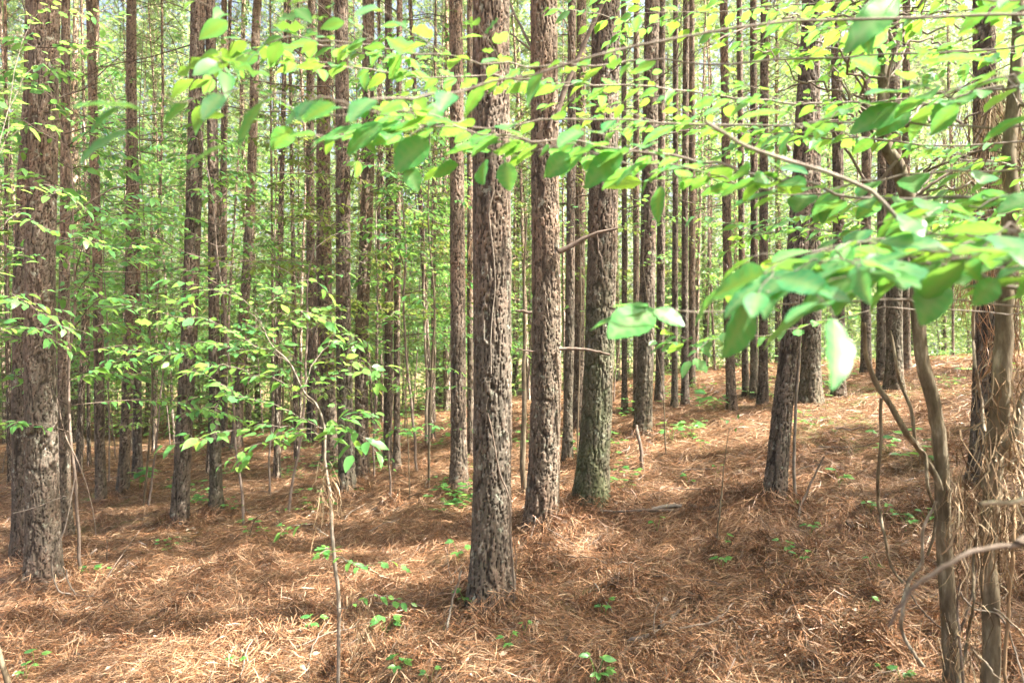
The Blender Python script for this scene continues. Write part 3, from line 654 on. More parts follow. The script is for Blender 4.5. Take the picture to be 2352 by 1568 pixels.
# unmeasured pines of the background and unseen ones added beside the frame for shade
G_FAR = 'slender pines deep in the wood'
cnt = 0
for iy in range(60):
    y = 15+iy*2.3*(1+iy*.012)
    if y > 46: break
    for ix in range(-26, 27):
        x = ix*2.75+rng.normal(0, .8); yy = y+rng.normal(0, .9)
        if abs(x) > yy*.80+2: continue
        if min(math.hypot(x-a_, yy-b_) for a_, b_ in occupied) < 1.1: continue
        if yy < 19.5: continue
        occupied.append((x, yy)); cnt += 1
        pine_far(x, yy, rng.uniform(.78, 1.2), 'slender pine trunk among many others deep in the background wood', G_FAR)
print('far pines', cnt)
G_YOUNG = 'thin young pines in the wood'
ny_ = 0
while ny_ < 75:
    y = rng.uniform(9.5, 27); x = rng.uniform(-.78, .74)*y; px = 1176+F*x/y
    if (px > 1150 and y < 17) or rng.random() < (.45 if px > 1300 else 0): continue
    if min(math.hypot(x-a_, y-b_) for a_, b_ in occupied) < .7: continue
    occupied.append((x, y)); ny_ += 1
    o = pine_far(x, y, rng.uniform(.75, 1.0), 'thin pale pole of a young pine between the thicker trunks of the wood', G_FAR)
    o['group'] = G_YOUNG; f_ = rng.uniform(.38, .58); o.scale = (o.scale[0]*f_, o.scale[1]*f_, o.scale[2])
    for c_ in o.children:
        if c_.name.startswith('crown'): c_.scale = (1.6, 1.6, 1)
    o.rotation_euler = (rng.normal(0, .025), rng.normal(0, .03), rng.uniform(0, 6.28))
for (x, y) in [(6.3, 3.0), (9.5, 5.2), (12.6, 7.5), (8.2, -1.0), (12.0, 1.8), (15.6, 4.0), (17.2, 8.5), (5.6, -3.6), (11.6, -4.2), (15.2, -1.2), (19.0, 1.5), (-7.4, 4.8), (-9.6, 8.8), (-4.5, -2.2), (1.2, -4.5), (18.5, 11.8), (21.5, 6.0), (14.5, 11.2)]:
    pine_far(x+rng.normal(0, .3), y, rng.uniform(.9, 1.1), 'pine standing just outside the view beside the clearing', 'unseen pines added for shade')  # out-of-view pines added toward the sun and around so their crowns shade the floor

# ------------------------------------------------------------------ understory saplings
def sapling_mesh(H, lean, nb, spread, z0, leafs, T_=SMALL, spacing=.045, r0=.014, droop=.35, sub=4, lmat='leaf'):
    st = MB(); lv = MB()
    P = wobble(curve([(0, 0, -.1), (lean*.3, 0, H*.35), (lean*.5, .1, H*.7), (lean, 0, H)], 24), .05)
    tube(st, P, [r0, r0*.7, r0*.15], 6)
    for i in range(nb):
        t = z0+(1-z0)*(i+rng.random())/nb; p = P[int(t*22)]; az = i*2.4+rng.normal(0, .5)
        L = spread*rng.uniform(.5, 1.1)*(1-.65*t**2); d = np.array([math.cos(az), math.sin(az), rng.uniform(-.05, .45)])
        B = wobble(curve([p, p+d*L*.5+np.array([0, 0, .04*L]), p+d*L-np.array([0, 0, .10*L])], 9), .03)
        tube(st, B, [.005, .0018], 3)
        spray(st, lv, B, leafs, T_, spacing, droop, twr=0)
        for k in range(sub):
            j = rng.integers(2, 7); s_ = rng.choice([-1, 1]); dd = unit(unit(B[-1]-B[0])+s_*np.array([-d[1], d[0], 0])*rng.uniform(.5, 1.1)); l2 = L*rng.uniform(.25, .5)
            Bb = curve([B[j], B[j]+dd*l2*.5+np.array([0, 0, .02]), B[j]+dd*l2-np.array([0, 0, .05*l2])], 5)
            tube(st, Bb, [.0028, .0014], 3); spray(st, lv, Bb, leafs*.9, T_, spacing, droop, start=.1, twr=0)
    return st.mesh('stem', M['dead_wood'], True), lv.mesh('foliage', M[lmat])
SAP = [sapling_mesh(2.2, .3, 16, .8, .25, .08, MID), sapling_mesh(3.2, .5, 26, 1.1, .3, .07, MID, lmat='leaf_olive'), sapling_mesh(4.4, .6, 36, 1.3, .3, .088),
       sapling_mesh(5.6, .8, 48, 1.5, .28, .085, lmat='leaf_olive'), sapling_mesh(6.8, .7, 60, 1.7, .25, .10, spacing=.05), sapling_mesh(1.5, .2, 12, .6, .15, .075, MID), sapling_mesh(8.5, .6, 76, 2.1, .22, .12, spacing=.06)]
def sapling(k, x, y, label, group=None, sc=1.0, rot=None, name='sapling'):
    o = empty(name, (x, y, float(zg(x, y))), label, 'sapling', group)
    o.rotation_euler = (0, 0, rng.uniform(0, 6.283) if rot is None else rot); o.scale = (sc,)*3
    link('stem', SAP[k][0], o); link('foliage', SAP[k][1], o); return o
# placed by the gap between trunks in which they stand: (px, depth, kind, scale, label)
for px, d, k, sc, lab in [
    (190, 5.6, 2, 1.0, 'leafy sapling between the thick joined pair and the slim pines at left'),
    (340, 8.8, 1, 1.0, 'small sapling behind the dark slim pine in sunlit needles'),
    (560, 6.8, 2, 1.0, 'airy sapling right of the straight slim grey pine'),
    (620, 8.2, 3, 1.0, 'tall airy sapling left of the broad reddish pine'),
    (660, 6.6, 1, 1.1, 'broad leafy sapling below the tall one, left of the dark grey pine'),
    (860, 8.0, 3, .9, 'leafy sapling right of the pale flaky pine'),
    (960, 7.6, 2, 1.1, 'leafy sapling left of the reddish pine behind the centre trunk'),
    (1000, 10.5, 3, 1.0, 'bright leafy sapling further back left of the centre trunk'),
    (1200, 9.5, 3, 1.0, 'sapling glimpsed between the centre trunk and the flaking pine'),
    (1410, 12.0, 3, 1.0, 'sapling glimpsed right behind the mossy pine'),
    (250, 10.5, 4, .9, 'large sapling filling the gap behind the slim pale pine'),
    (80, 9.0, 3, 1.1, 'sapling behind the thick joined pair of pines'),
    (930, 14.0, 4, 1.0, 'tall sapling behind the two close slim pines'),
    (1620, 15.0, 4, 1.0, 'tall sapling left of the pale slim pine on the slope'),
    (1800, 17.0, 4, .9, 'tall sapling behind the leaning dark trunk')]:
    X, _ = ray(px, 784); sapling(k, X*d, d, lab, 'understory saplings', sc)
n_s = 0
for i in range(900):
    y = 13*(50/13)**rng.random()**.8; x = rng.uniform(-1, 1)*(y*.78+1.5)
    px = 1176+F*x/y
    dens = 1.0 if px < 1150 else .75
    if px > 1200 and y < 20: continue
    if rng.random() > dens: continue
    if min(math.hypot(x-a_, y-b_) for a_, b_ in occupied) < .5: continue
    k = rng.choice([1, 2, 3, 4, 6], p=[.2, .26, .26, .2, .08]) if y < 24 else rng.choice([3, 4, 6], p=[.3, .3, .4])
    occupied.append((x, y)); n_s += 1
    sapling(k, x, y, 'small green hardwood sapling growing among the pines deeper in the wood', 'understory deeper in the wood', rng.uniform(.8, 1.25))
    if n_s >= 215: break

# far woodland mass
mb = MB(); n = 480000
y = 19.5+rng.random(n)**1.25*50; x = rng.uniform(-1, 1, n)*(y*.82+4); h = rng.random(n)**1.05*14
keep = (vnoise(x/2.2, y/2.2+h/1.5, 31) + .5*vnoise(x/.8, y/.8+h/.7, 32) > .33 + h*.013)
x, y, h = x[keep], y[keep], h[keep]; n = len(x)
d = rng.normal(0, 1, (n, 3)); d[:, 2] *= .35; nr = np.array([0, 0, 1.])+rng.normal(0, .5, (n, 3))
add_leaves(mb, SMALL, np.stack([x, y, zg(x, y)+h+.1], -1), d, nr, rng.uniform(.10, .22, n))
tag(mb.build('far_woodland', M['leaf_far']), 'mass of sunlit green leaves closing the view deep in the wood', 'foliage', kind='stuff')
print('saplings', n_s, 'far leaves', n)

for i, (x, y) in enumerate([(4.7, 3.6), (6.2, 3.2), (7.2, 4.6), (5.2, -.8), (7.6, 1.4), (9.2, 6.6), (9.6, 3.2), (3.4, -1.6), (11.0, 8.6), (11.6, 5.6)]):
    sapling(6, x, y, 'tall unseen hardwood added right of the view to shade the floor', 'unseen hardwoods added for shade', rng.uniform(.75, 1.15))  # out-of-view canopy added on the sun side to keep the foreground in shade
# ------------------------------------------------------------------ foreground branches of the broad-leaved tree at the right
def leafy(o, pts, leaf, T_, spacing, r=.004, mat='grey_twig', lmat='leaf_big', name='branch', subs=0, start=.1, droop=.25, flat=.35, n=22, seed=None, sublen=.25, bare=False, origin=None, wob=.012):
    """branch of thing o: pts in (px, py, depth) or raw xyz arrays; its leaves are a sub-part"""
    org = np.array(o.location) if origin is None else origin
    r = r*.7; wob = wob*(.8 if bare else 3.2); leaf = leaf*(1.12 if lmat == 'leaf' else 1.12); spacing = spacing*.85; subs = int(subs*1.35); sublen = sublen*1.2; flat = flat*.8; droop = droop*.45
    P = curve([(p if isinstance(p, np.ndarray) else at(*p))-org for p in pts], n); P = wobble(P, wob)
    tw = MB(); lv = MB(); tube(tw, P, [r, r*.3] if not bare else [r, r*.6], 6)
    if not bare: spray(tw, lv, P, leaf, T_, spacing, droop, flat, start, vein=True, twr=.0016)
    for k in range(subs):
        j = int(n*(start+(1-start)*(k+.5)/subs*.92)); j = min(j, n-3); t = unit(P[j+1]-P[j]); s_ = 1 if k % 2 else -1
        sd = unit(np.cross(t, [0, 0, 1.])); dd = unit(t*rng.uniform(.4, 1)+sd*s_*rng.uniform(.6, 1)+np.array([0, 0, rng.normal(.05, .07)])); L = sublen*rng.uniform(.6, 1.2)
        B = wobble(curve([P[j], P[j]+dd*L*.5, P[j]+dd*L-np.array([0, 0, .04*L])], 7), .01)
        tube(tw, B, [r*.45, r*.2], 4); spray(tw, lv, B, leaf*.92, T_, spacing, droop, flat, .15, vein=True, twr=.0014)
    b = tw.build(name, M[mat], o, True)
    if lv.n: lv.build('leaves', M[lmat], b, True)
    return b
def one_leaf(parent, px, py, d, tip, size, T_, nrm, org, lmat='leaf_big'):
    """a single measured leaf from its base pixel towards the tip pixel"""
    a_ = at(px, py, d)-org; b_ = at(tip[0], tip[1], d+(tip[2] if len(tip) > 2 else 0))-org
    mb = MB(); add_leaves(mb, T_, a_[None], (b_-a_)[None], np.array([nrm], float), [np.linalg.norm(b_-a_)], True)
    tube(mb2 := MB(), [a_-unit(b_-a_)*.012, a_+unit(b_-a_)*.01], .0011, 4)
    mb.att = mb.att; l = mb.build('leaf', M[lmat], parent, True); mb2.build('petiole', M['leaf_big'], l, True)
    return l
# the tree itself stands just outside the right edge
tx, ty = 1.62, 1.35; tz = float(zg(tx, ty))
bt = empty('beech_tree', (tx, ty, tz), 'broad leaved tree whose leafy branches reach in across the top from the right', 'tree')
st = MB(); tube(st, wobble(curve([(0, 0, -.1), (.05, .02, 1.5), (.02, .05, 3), (.1, 0, 4.6)], 30), .03), [.05, .045, .03, .01], 12); st.build('trunk', M['smooth_bark'], bt, True)
org = np.array([tx, ty, tz])
def TR(z): return org+np.array([.03, .02, z-tz])
B = {}
B['A'] = leafy(bt, [TR(2.35), (2480, 180, 1.62), (2100, 215, 1.85), (1830, 225, 1.95), (1660, 206, 1.95), (1500, 205, 1.9), (1300, 185, 1.85), (1130, 172, 1.8), (900, 160, 1.75), (760, 140, 1.7), (590, 118, 1.6)], .058, MID, .034, r=.005, subs=11, start=.30, n=60, sublen=.2)
B['B'] = leafy(bt, [TR(2.05), (2450, 420, 1.3), (2050, 440, 1.35), (1830, 412, 1.4), (1690, 402, 1.42), (1500, 350, 1.42), (1300, 318, 1.42), (1160, 318, 1.4), (1020, 300, 1.38), (900, 262, 1.36), (760, 262, 1.34)], .074, BIG, .046, r=.0055, subs=5, start=.25, n=60, sublen=.16)
B['B2'] = leafy(bt, [TR(2.25), (2400, 330, 1.8), (2000, 330, 1.9), (1800, 290, 2.0), (1600, 280, 2.1), (1470, 290, 2.15), (1330, 250, 2.2)], .055, MID, .032, r=.0045, subs=7, start=.32, n=40, sublen=.2)
B['C'] = leafy(bt, [TR(2.3), (2500, 60, 1.2), (1700, 80, 1.25), (1100, 200, 1.2), (860, 240, 1.12), (740, 240, 1.08), (640, 225, 1.05), (520, 214, 1.0), (400, 232, .95), (290, 240, .92)], .085, LONG, .075, r=.004, subs=0, start=.72, n=50, flat=.25)
B['D'] = leafy(bt, [TR(1.8), (2500, 640, 1.1), (2300, 570, 1.02), (2150, 572, 1.0), (2000, 590, .98), (1860, 620, .97), (1760, 670, .96)], .09, BIG, .048, r=.004, subs=4, start=.2, n=30, sublen=.2)
B['D2'] = leafy(bt, [TR(1.85), (2480, 560, 1.2), (2300, 520, 1.15), (2150, 520, 1.14), (2000, 540, 1.12), (1880, 575, 1.1)], .08, BIG, .048, r=.004, subs=4, start=.2, n=30, sublen=.2)
B['D3'] = leafy(bt, [TR(1.95), (2500, 470, 1.3), (2350, 430, 1.26), (2200, 450, 1.25), (2090, 480, 1.24)], .08, BIG, .048, r=.004, subs=3, start=.2, n=24, sublen=.2)
B['B3'] = leafy(bt, [TR(2.1), (2450, 380, 1.5), (2050, 400, 1.5), (1800, 440, 1.5), (1640, 400, 1.5), (1480, 385, 1.5), (1340, 350, 1.5), (1200, 345, 1.48), (1090, 335, 1.46)], .085, BIG, .048, r=.004, subs=5, start=.32, n=50, sublen=.16)
B['B4'] = leafy(bt, [TR(2.25), (2450, 280, 1.5), (1900, 300, 1.5), (1300, 270, 1.5), (1050, 285, 1.45), (850, 300, 1.42), (740, 310, 1.4), (650, 250, 1.38)], .072, BIG, .055, r=.004, subs=3, start=.55, n=50, sublen=.18)
B['A2'] = leafy(bt, [TR(2.5), (2450, 60, 1.5), (1700, 120, 1.6), (1300, 150, 1.6), (1000, 150, 1.6), (800, 110, 1.6), (600, 95, 1.55), (480, 130, 1.5)], .07, MID, .04, r=.004, subs=7, start=.55, n=60, sublen=.22)
B['D4'] = leafy(bt, [TR(1.75), (2500, 680, 1.2), (2300, 610, 1.15), (2100, 600, 1.1), (1950, 620, 1.06), (1820, 655, 1.04), (1730, 690, 1.02)], .082, BIG, .048, r=.004, subs=4, start=.2, n=30, sublen=.2)
B['D5'] = leafy(bt, [TR(1.9), (2480, 520, .95), (2340, 470, .92), (2230, 560, .92), (2120, 575, .9)], .082, BIG, .048, r=.004, subs=2, start=.2, n=24, sublen=.2)
B['E2'] = leafy(bt, [TR(2.3), (2480, 250, 1.25), (2350, 170, 1.25), (2250, 190, 1.25), (2120, 190, 1.28), (2030, 175, 1.3)], .08, BIG, .05, r=.004, subs=3, start=.25, n=30, sublen=.14)
B['G2'] = leafy(bt, [TR(2.1), (2450, 420, 2.4), (2250, 380, 2.5), (2050, 330, 2.6), (1850, 310, 2.7), (1700, 330, 2.8)], .07, MID, .036, r=.005, subs=9, start=.12, n=34, sublen=.35)
B['F3'] = leafy(bt, [TR(2.6), (2450, 80, 2.2), (2250, 120, 2.4), (2050, 100, 2.6), (1900, 140, 2.8), (1750, 120, 3.0)], .07, MID, .036, r=.005, subs=10, start=.12, n=34, sublen=.4)
B['F4'] = leafy(bt, [TR(2.7), (2450, -60, 2.4), (2100, -20, 2.6), (1800, 20, 2.8), (1500, 30, 3.0), (1350, 60, 3.1)], .07, MID, .038, r=.005, subs=10, start=.15, n=34, sublen=.45)
B['G3'] = leafy(bt, [TR(1.95), (2450, 480, 3.0), (2250, 430, 3.2), (2050, 440, 3.4), (1850, 500, 3.6), (1760, 520, 3.7)], .07, MID, .038, r=.005, subs=8, start=.12, n=34, sublen=.45)
B['E'] = leafy(bt, [TR(2.2), (2480, 190, 1.4), (2300, 200, 1.42), (2150, 240, 1.42), (2010, 250, 1.42), (1880, 290, 1.42), (1820, 300, 1.42)], .08, BIG, .05, r=.005, subs=4, start=.2, n=34, sublen=.15)
B['F'] = leafy(bt, [TR(2.45), (2500, 60, 1.7), (2300, 50, 1.8), (2100, 40, 1.9), (1950, 60, 2.0), (1760, 20, 2.1)], .062, MID, .036, r=.005, subs=8, start=.15, n=34, sublen=.22)
B['F2'] = leafy(bt, [TR(2.5), (2450, -20, 1.3), (2150, -30, 1.3), (2010, 0, 1.28), (1980, 30, 1.28)], .08, LONG, .06, r=.004, subs=0, start=.5, n=24)
B['G'] = leafy(bt, [TR(1.9), (2400, 480, 2.1), (2200, 500, 2.3), (2000, 520, 2.5), (1800, 520, 2.6), (1700, 545, 2.7)], .06, MID, .034, r=.0045, subs=7, start=.2, n=30, sublen=.25)
B['H'] = leafy(bt, [TR(1.7), (2420, 700, 1.5), (2150, 690, 1.5), (1840, 692, 1.42), (1650, 716, 1.36), (1502, 712, 1.3)], .07, BIG, .09, r=.0035, subs=0, start=.62, n=30, bare=True)
B['I'] = leafy(bt, [TR(1.65), (2420, 720, 1.9), (2100, 720, 2.0), (1790, 775, 2.0), (1640, 785, 2.0), (1520, 795, 2.0)], .06, MID, .032, r=.0035, subs=4, start=.62, n=34, sublen=.12)
B['K'] = leafy(bt, [TR(2.2), (2450, 640, 1.25), (2150, 560, 1.2), (1990, 430, 1.2), (1780, 350, 1.15), (1620, 280, 1.1)], .05, BIG, .05, r=.0065, mat='grey_twig', n=30, bare=True)
B['L'] = leafy(bt, [TR(1.3), (2420, 1215, 1.0), (2352, 1237, .98), (2270, 1250, .96), (2160, 1290, .95), (2085, 1350, .95), (2040, 1440, .96)], .05, BIG, .05, r=.0062, mat='dead_wood', n=26, bare=True)
B['L2'] = leafy(bt, [TR(1.35), (2420, 1148, 1.25), (2352, 1150, 1.2), (2250, 1157, 1.15)], .05, BIG, .05, r=.009, mat='pale_bark', n=12, bare=True)
B['M'] = leafy(bt, [TR(2.3), (2420, 240, 2.4), (2330, 250, 2.6), (2270, 340, 2.7), (2190, 370, 2.8), (2080, 420, 2.9)], .05, BIG, .05, r=.012, mat='smooth_bark', n=26, bare=True)
B['N'] = leafy(bt, [TR(2.5), (2420, 180, 2.0), (2352, 100, 2.0), (2325, 0, 2.0), (2310, -60, 2.0)], .05, BIG, .05, r=.011, mat='smooth_bark', n=16, bare=True)
for br, px, py, dd, tip, T_, nrm in [
    ('B', 982, 318, 1.36, (905, 388, -.02), ROUND, (.25, -.75, .6)), ('B', 985, 290, 1.37, (1010, 225, .02), BIG, (.1, -.8, .5)),
    ('B', 935, 385, 1.36, (962, 438), ROUND, (.2, -.95, .25)), ('B', 1160, 372, 1.38, (1170, 438), ROUND, (-.2, -.95, .2)),
    ('B', 1306, 352, 1.4, (1255, 405), ROUND, (.3, -.9, .35)), ('B', 1428, 345, 1.4, (1340, 425), BIG, (.1, -.85, .6)),
    ('B', 840, 290, 1.36, (705, 318), BIG, (0, -.5, .9)), ('B', 880, 285, 1.36, (790, 345), ROUND, (.1, -.7, .7)),
    ('H', 1498, 715, 1.30, (1398, 765, -.05), ROUND, (.1, -.62, .75)), ('H', 1500, 712, 1.30, (1575, 742, -.02), ROUND, (-.1, -.6, .8)),
    ('H', 1490, 712, 1.30, (1350, 738, .05), BIG, (.0, -.3, .95)), ('H', 1486, 706, 1.30, (1410, 690, .07), BIG, (0, -.2, 1)),
    ('D', 2150, 620, .98, (2128, 745, -.02), ROUND, (.15, -.95, .2)), ('D', 2290, 640, .99, (2240, 700), ROUND, (.1, -.9, .3)),
     ('D', 2060, 610, .96, (1840, 660), LONG, (.1, -.5, .8)),
    ('E', 2180, 230, 1.4, (2150, 305), ROUND, (.1, -.9, .3)), ('E', 2080, 245, 1.4, (1955, 292), BIG, (.1, -.7, .6)), ('E', 2090, 250, 1.4, (2015, 305), BIG, (.2, -.8, .5)),
    ('C', 330, 255, .93, (165, 205, -.08), LONG, (0, -.35, .9)), ('C', 300, 300, .93, (165, 345, -.05), LONG, (0, -.45, .85)), ('C', 550, 325, .97, (408, 360), LONG, (0, -.35, .9)),
    ('C', 730, 232, 1.05, (650, 262, -.05), LONG, (0, -.4, .9)), ('F2', 2060, -10, 1.28, (1960, 85, -.05), LONG, (.3, -.6, .6))]:
    one_leaf(B[br], px, py, dd, tip, .08, T_, nrm, org)

# ------------------------------------------------------------------ twisted small tree with creepers and the straw-draped trunk at the right
d0 = 2.75
def small_tree(name, label, cat, pts, rad, mat, n=60, nseg=18, wob=.012):
    p0 = at(*pts[0]); p0[2] = float(zg(p0[0], p0[1]))
    o = empty(name, tuple(p0), label, cat)
    P = curve([np.array([0, 0, -.1])]+[at(*p)-p0 for p in pts[1:]], n); P = wobble(P, wob)
    mb = MB(); tube(mb, P, rad, nseg)
    V = mb.v[0]; k = np.arange(len(V)); V += (np.stack([hash2(k, k*0, 1), hash2(k, k*0, 2), hash2(k, k*0, 3)], -1)-.5)*.16*np.repeat(np.interp(np.linspace(0, 1, n), np.linspace(0, 1, len(rad)), rad), nseg)[:, None]
    mb.build('trunk', M[mat], o, True); return o, p0
tw, tp = small_tree('twisted_tree', 'crooked bare small hardwood with pale patches and creepers near the right edge', 'tree',
    [(2190, 1568, d0), (2185, 1500, d0), (2172, 1300, d0), (2170, 1140, d0), (2163, 1020, d0), (2148, 930, d0), (2122, 830, d0), (2112, 740, d0), (2108, 640, d0), (2105, 540, d0), (2088, 450, d0), (2060, 370, d0), (2035, 318, d0), (2032, 200, d0+.05), (2028, 80, d0+.1), (2032, -80, d0+.1), (2050, -500, d0+.2)],
    [.036, .030, .026, .026, .024, .026, .027, .022, .020, .014], 'smooth_bark')
for pts, r, mt, nm in [
    ([(1984, 740), (1990, 810), (2012, 875), (2050, 930), (2085, 1000), (2112, 1030), (2150, 1100), (2160, 1125)], [.007, .011, .013, .012], 'smooth_bark', 'branch'),
    ([(2045, 760), (2056, 820), (2068, 880), (2095, 945), (2104, 1020), (2128, 1045), (2132, 1110), (2150, 1170), (2146, 1230), (2130, 1275)], [.005, .007, .006, .005], 'smooth_bark', 'vine'),
    ([(2024, 915), (2022, 1000), (2012, 1100), (2016, 1170), (2034, 1240), (2050, 1300), (2074, 1340)], [.0065, .006, .005], 'smooth_bark', 'vine'),
    ([(2150, 1150), (2120, 1215), (2118, 1290), (2084, 1340), (2074, 1400), (2072, 1450), (2100, 1500), (2122, 1530)], [.005, .0075, .007], 'pale_bark', 'vine'),
    ([(2160, 1440), (2120, 1390), (2090, 1350)], [.004, .003], 'dead_wood', 'vine'),
    ([(2108, 700), (2060, 690), (1985, 680)], [.006, .003], 'dead_wood', 'branch'),
    ([(2092, 470), (2130, 430), (2200, 380), (2250, 300), (2290, 200)], [.008, .005, .003], 'dead_wood', 'branch'),
    ([(2096, 480), (2180, 470), (2260, 450), (2340, 430)], [.007, .004], 'dead_wood', 'branch'),
    ([(2040, 330), (2015, 250), (1950, 150), (1900, 60)], [.006, .003], 'dead_wood', 'branch'),
    ([(2035, 200), (2060, 110), (2110, 50), (2135, -20)], [.006, .003], 'dead_wood', 'branch'),
    ([(2060, 370), (2000, 420), (1940, 340), (1905, 290)], [.007, .004], 'dead_wood', 'branch'),
    ([(2190, 1480), (2230, 1400), (2250, 1300), (2262, 1200)], [.005, .004, .003], 'dead_wood', 'vine')]:
    pix_branch(tw, tp, [(a_, b_, rng.normal(0, .02)) for a_, b_ in pts], d0-.04, r, nm, mt, n=26)
for i in range(26):                                             # tangle of bare limbs around the crown of the crooked tree
    j = rng.integers(0, 4); sx_, sy_ = [(2090, 460), (2036, 300), (2032, 180), (2030, 60)][j]
    a_ = rng.uniform(-2.9, .1); L = rng.uniform(150, 420); c_ = rng.normal(0, .35)
    pts = [(sx_, sy_, 0), (sx_+math.cos(a_)*L*.5, sy_+math.sin(a_)*L*.5, rng.normal(0, .25)), (sx_+math.cos(a_+c_)*L, sy_+math.sin(a_+c_)*L*.8, rng.normal(0, .5))]
    pix_branch(tw, tp, pts, d0, [.0075*rng.uniform(.6, 1), .0045, .002], 'branch', ['dead_wood', 'grey_twig'][i % 2], n=24, nseg=5, wob=.06)
d1 = 2.6
dr, dp = small_tree('vine_draped_trunk', 'rough small trunk hung with dry tan strips and creepers at the right edge', 'tree',
    [(2276, 1568, d1), (2276, 1500, d1), (2280, 1300, d1), (2288, 1150, d1), (2296, 950, d1), (2310, 784, d1), (2318, 600, d1), (2325, 400, d1), (2335, 200, d1), (2340, -100, d1)],
    [.034, .030, .029, .033, .030, .027, .022, .018], 'smooth_bark', wob=.03)
for pts, r, mt, nm in [
    ([(2262, 1120), (2290, 1040), (2330, 980), (2352, 900), (2400, 800)], [.016, .014, .012], 'smooth_bark', 'branch'),
    ([(2286, 1060), (2310, 1000), (2335, 930)], [.004, .003], 'pale_bark', 'vine'),
    ([(2235, 1095), (2290, 1075), (2352, 1045)], [.004, .004], 'pale_bark', 'vine'),
    ([(2240, 700), (2236, 780), (2240, 850), (2252, 920), (2262, 990)], [.006, .006, .005], 'pale_bark', 'vine'),
    ([(2330, 1140), (2322, 1260), (2314, 1400), (2310, 1568)], [.006, .007, .006], 'straw', 'vine'),
    ([(2200, 1568), (2225, 1460), (2240, 1380), (2235, 1280), (2255, 1200)], [.006, .005, .006], 'smooth_bark', 'vine'),
    ([(2212, 1568), (2210, 1480), (2200, 1400), (2205, 1330)], [.005, .004], 'dead_wood', 'vine'),
    ([(2352, 1460), (2310, 1420), (2280, 1390)], [.004, .003], 'pale_bark', 'vine'),
    ([(2230, 1490), (2300, 1560)], [.004, .003], 'pale_bark', 'vine'),
    ([(2352, 1568), (2330, 1500), (2300, 1420), (2240, 1400), (2200, 1350)], [.003, .004], 'grey_twig', 'vine')]:
    pix_branch(dr, dp, [(a_, b_, rng.normal(0, .03)) for a_, b_ in pts], d1-.05, r, nm, mt, n=22)
strips(480, 2295, 38, 820, 1250, d1, .17, .0045, dp, clump=26).build('dry_strips', M['straw'], dr)
strips(260, 2215, 30, 1050, 1500, d1+.05, .13, .0035, dp, clump=14).build('dry_strips', M['straw'], dr)
strips(900, 2290, 62, 190, 430, 3.3, .24, .0032, dp, clump=18, sd=.3).build('hanging_needles', M['straw'], dr)
strips(350, 2270, 50, 560, 800, 3.5, .25, .003, dp, clump=8, sd=.2).build('hanging_needles', M['needle_litter'], dr)
strips(300, 2210, 60, 300, 600, 3.8, .25, .003, dp, clump=8, sd=.3).build('hanging_needles', M['needle_litter'], dr)

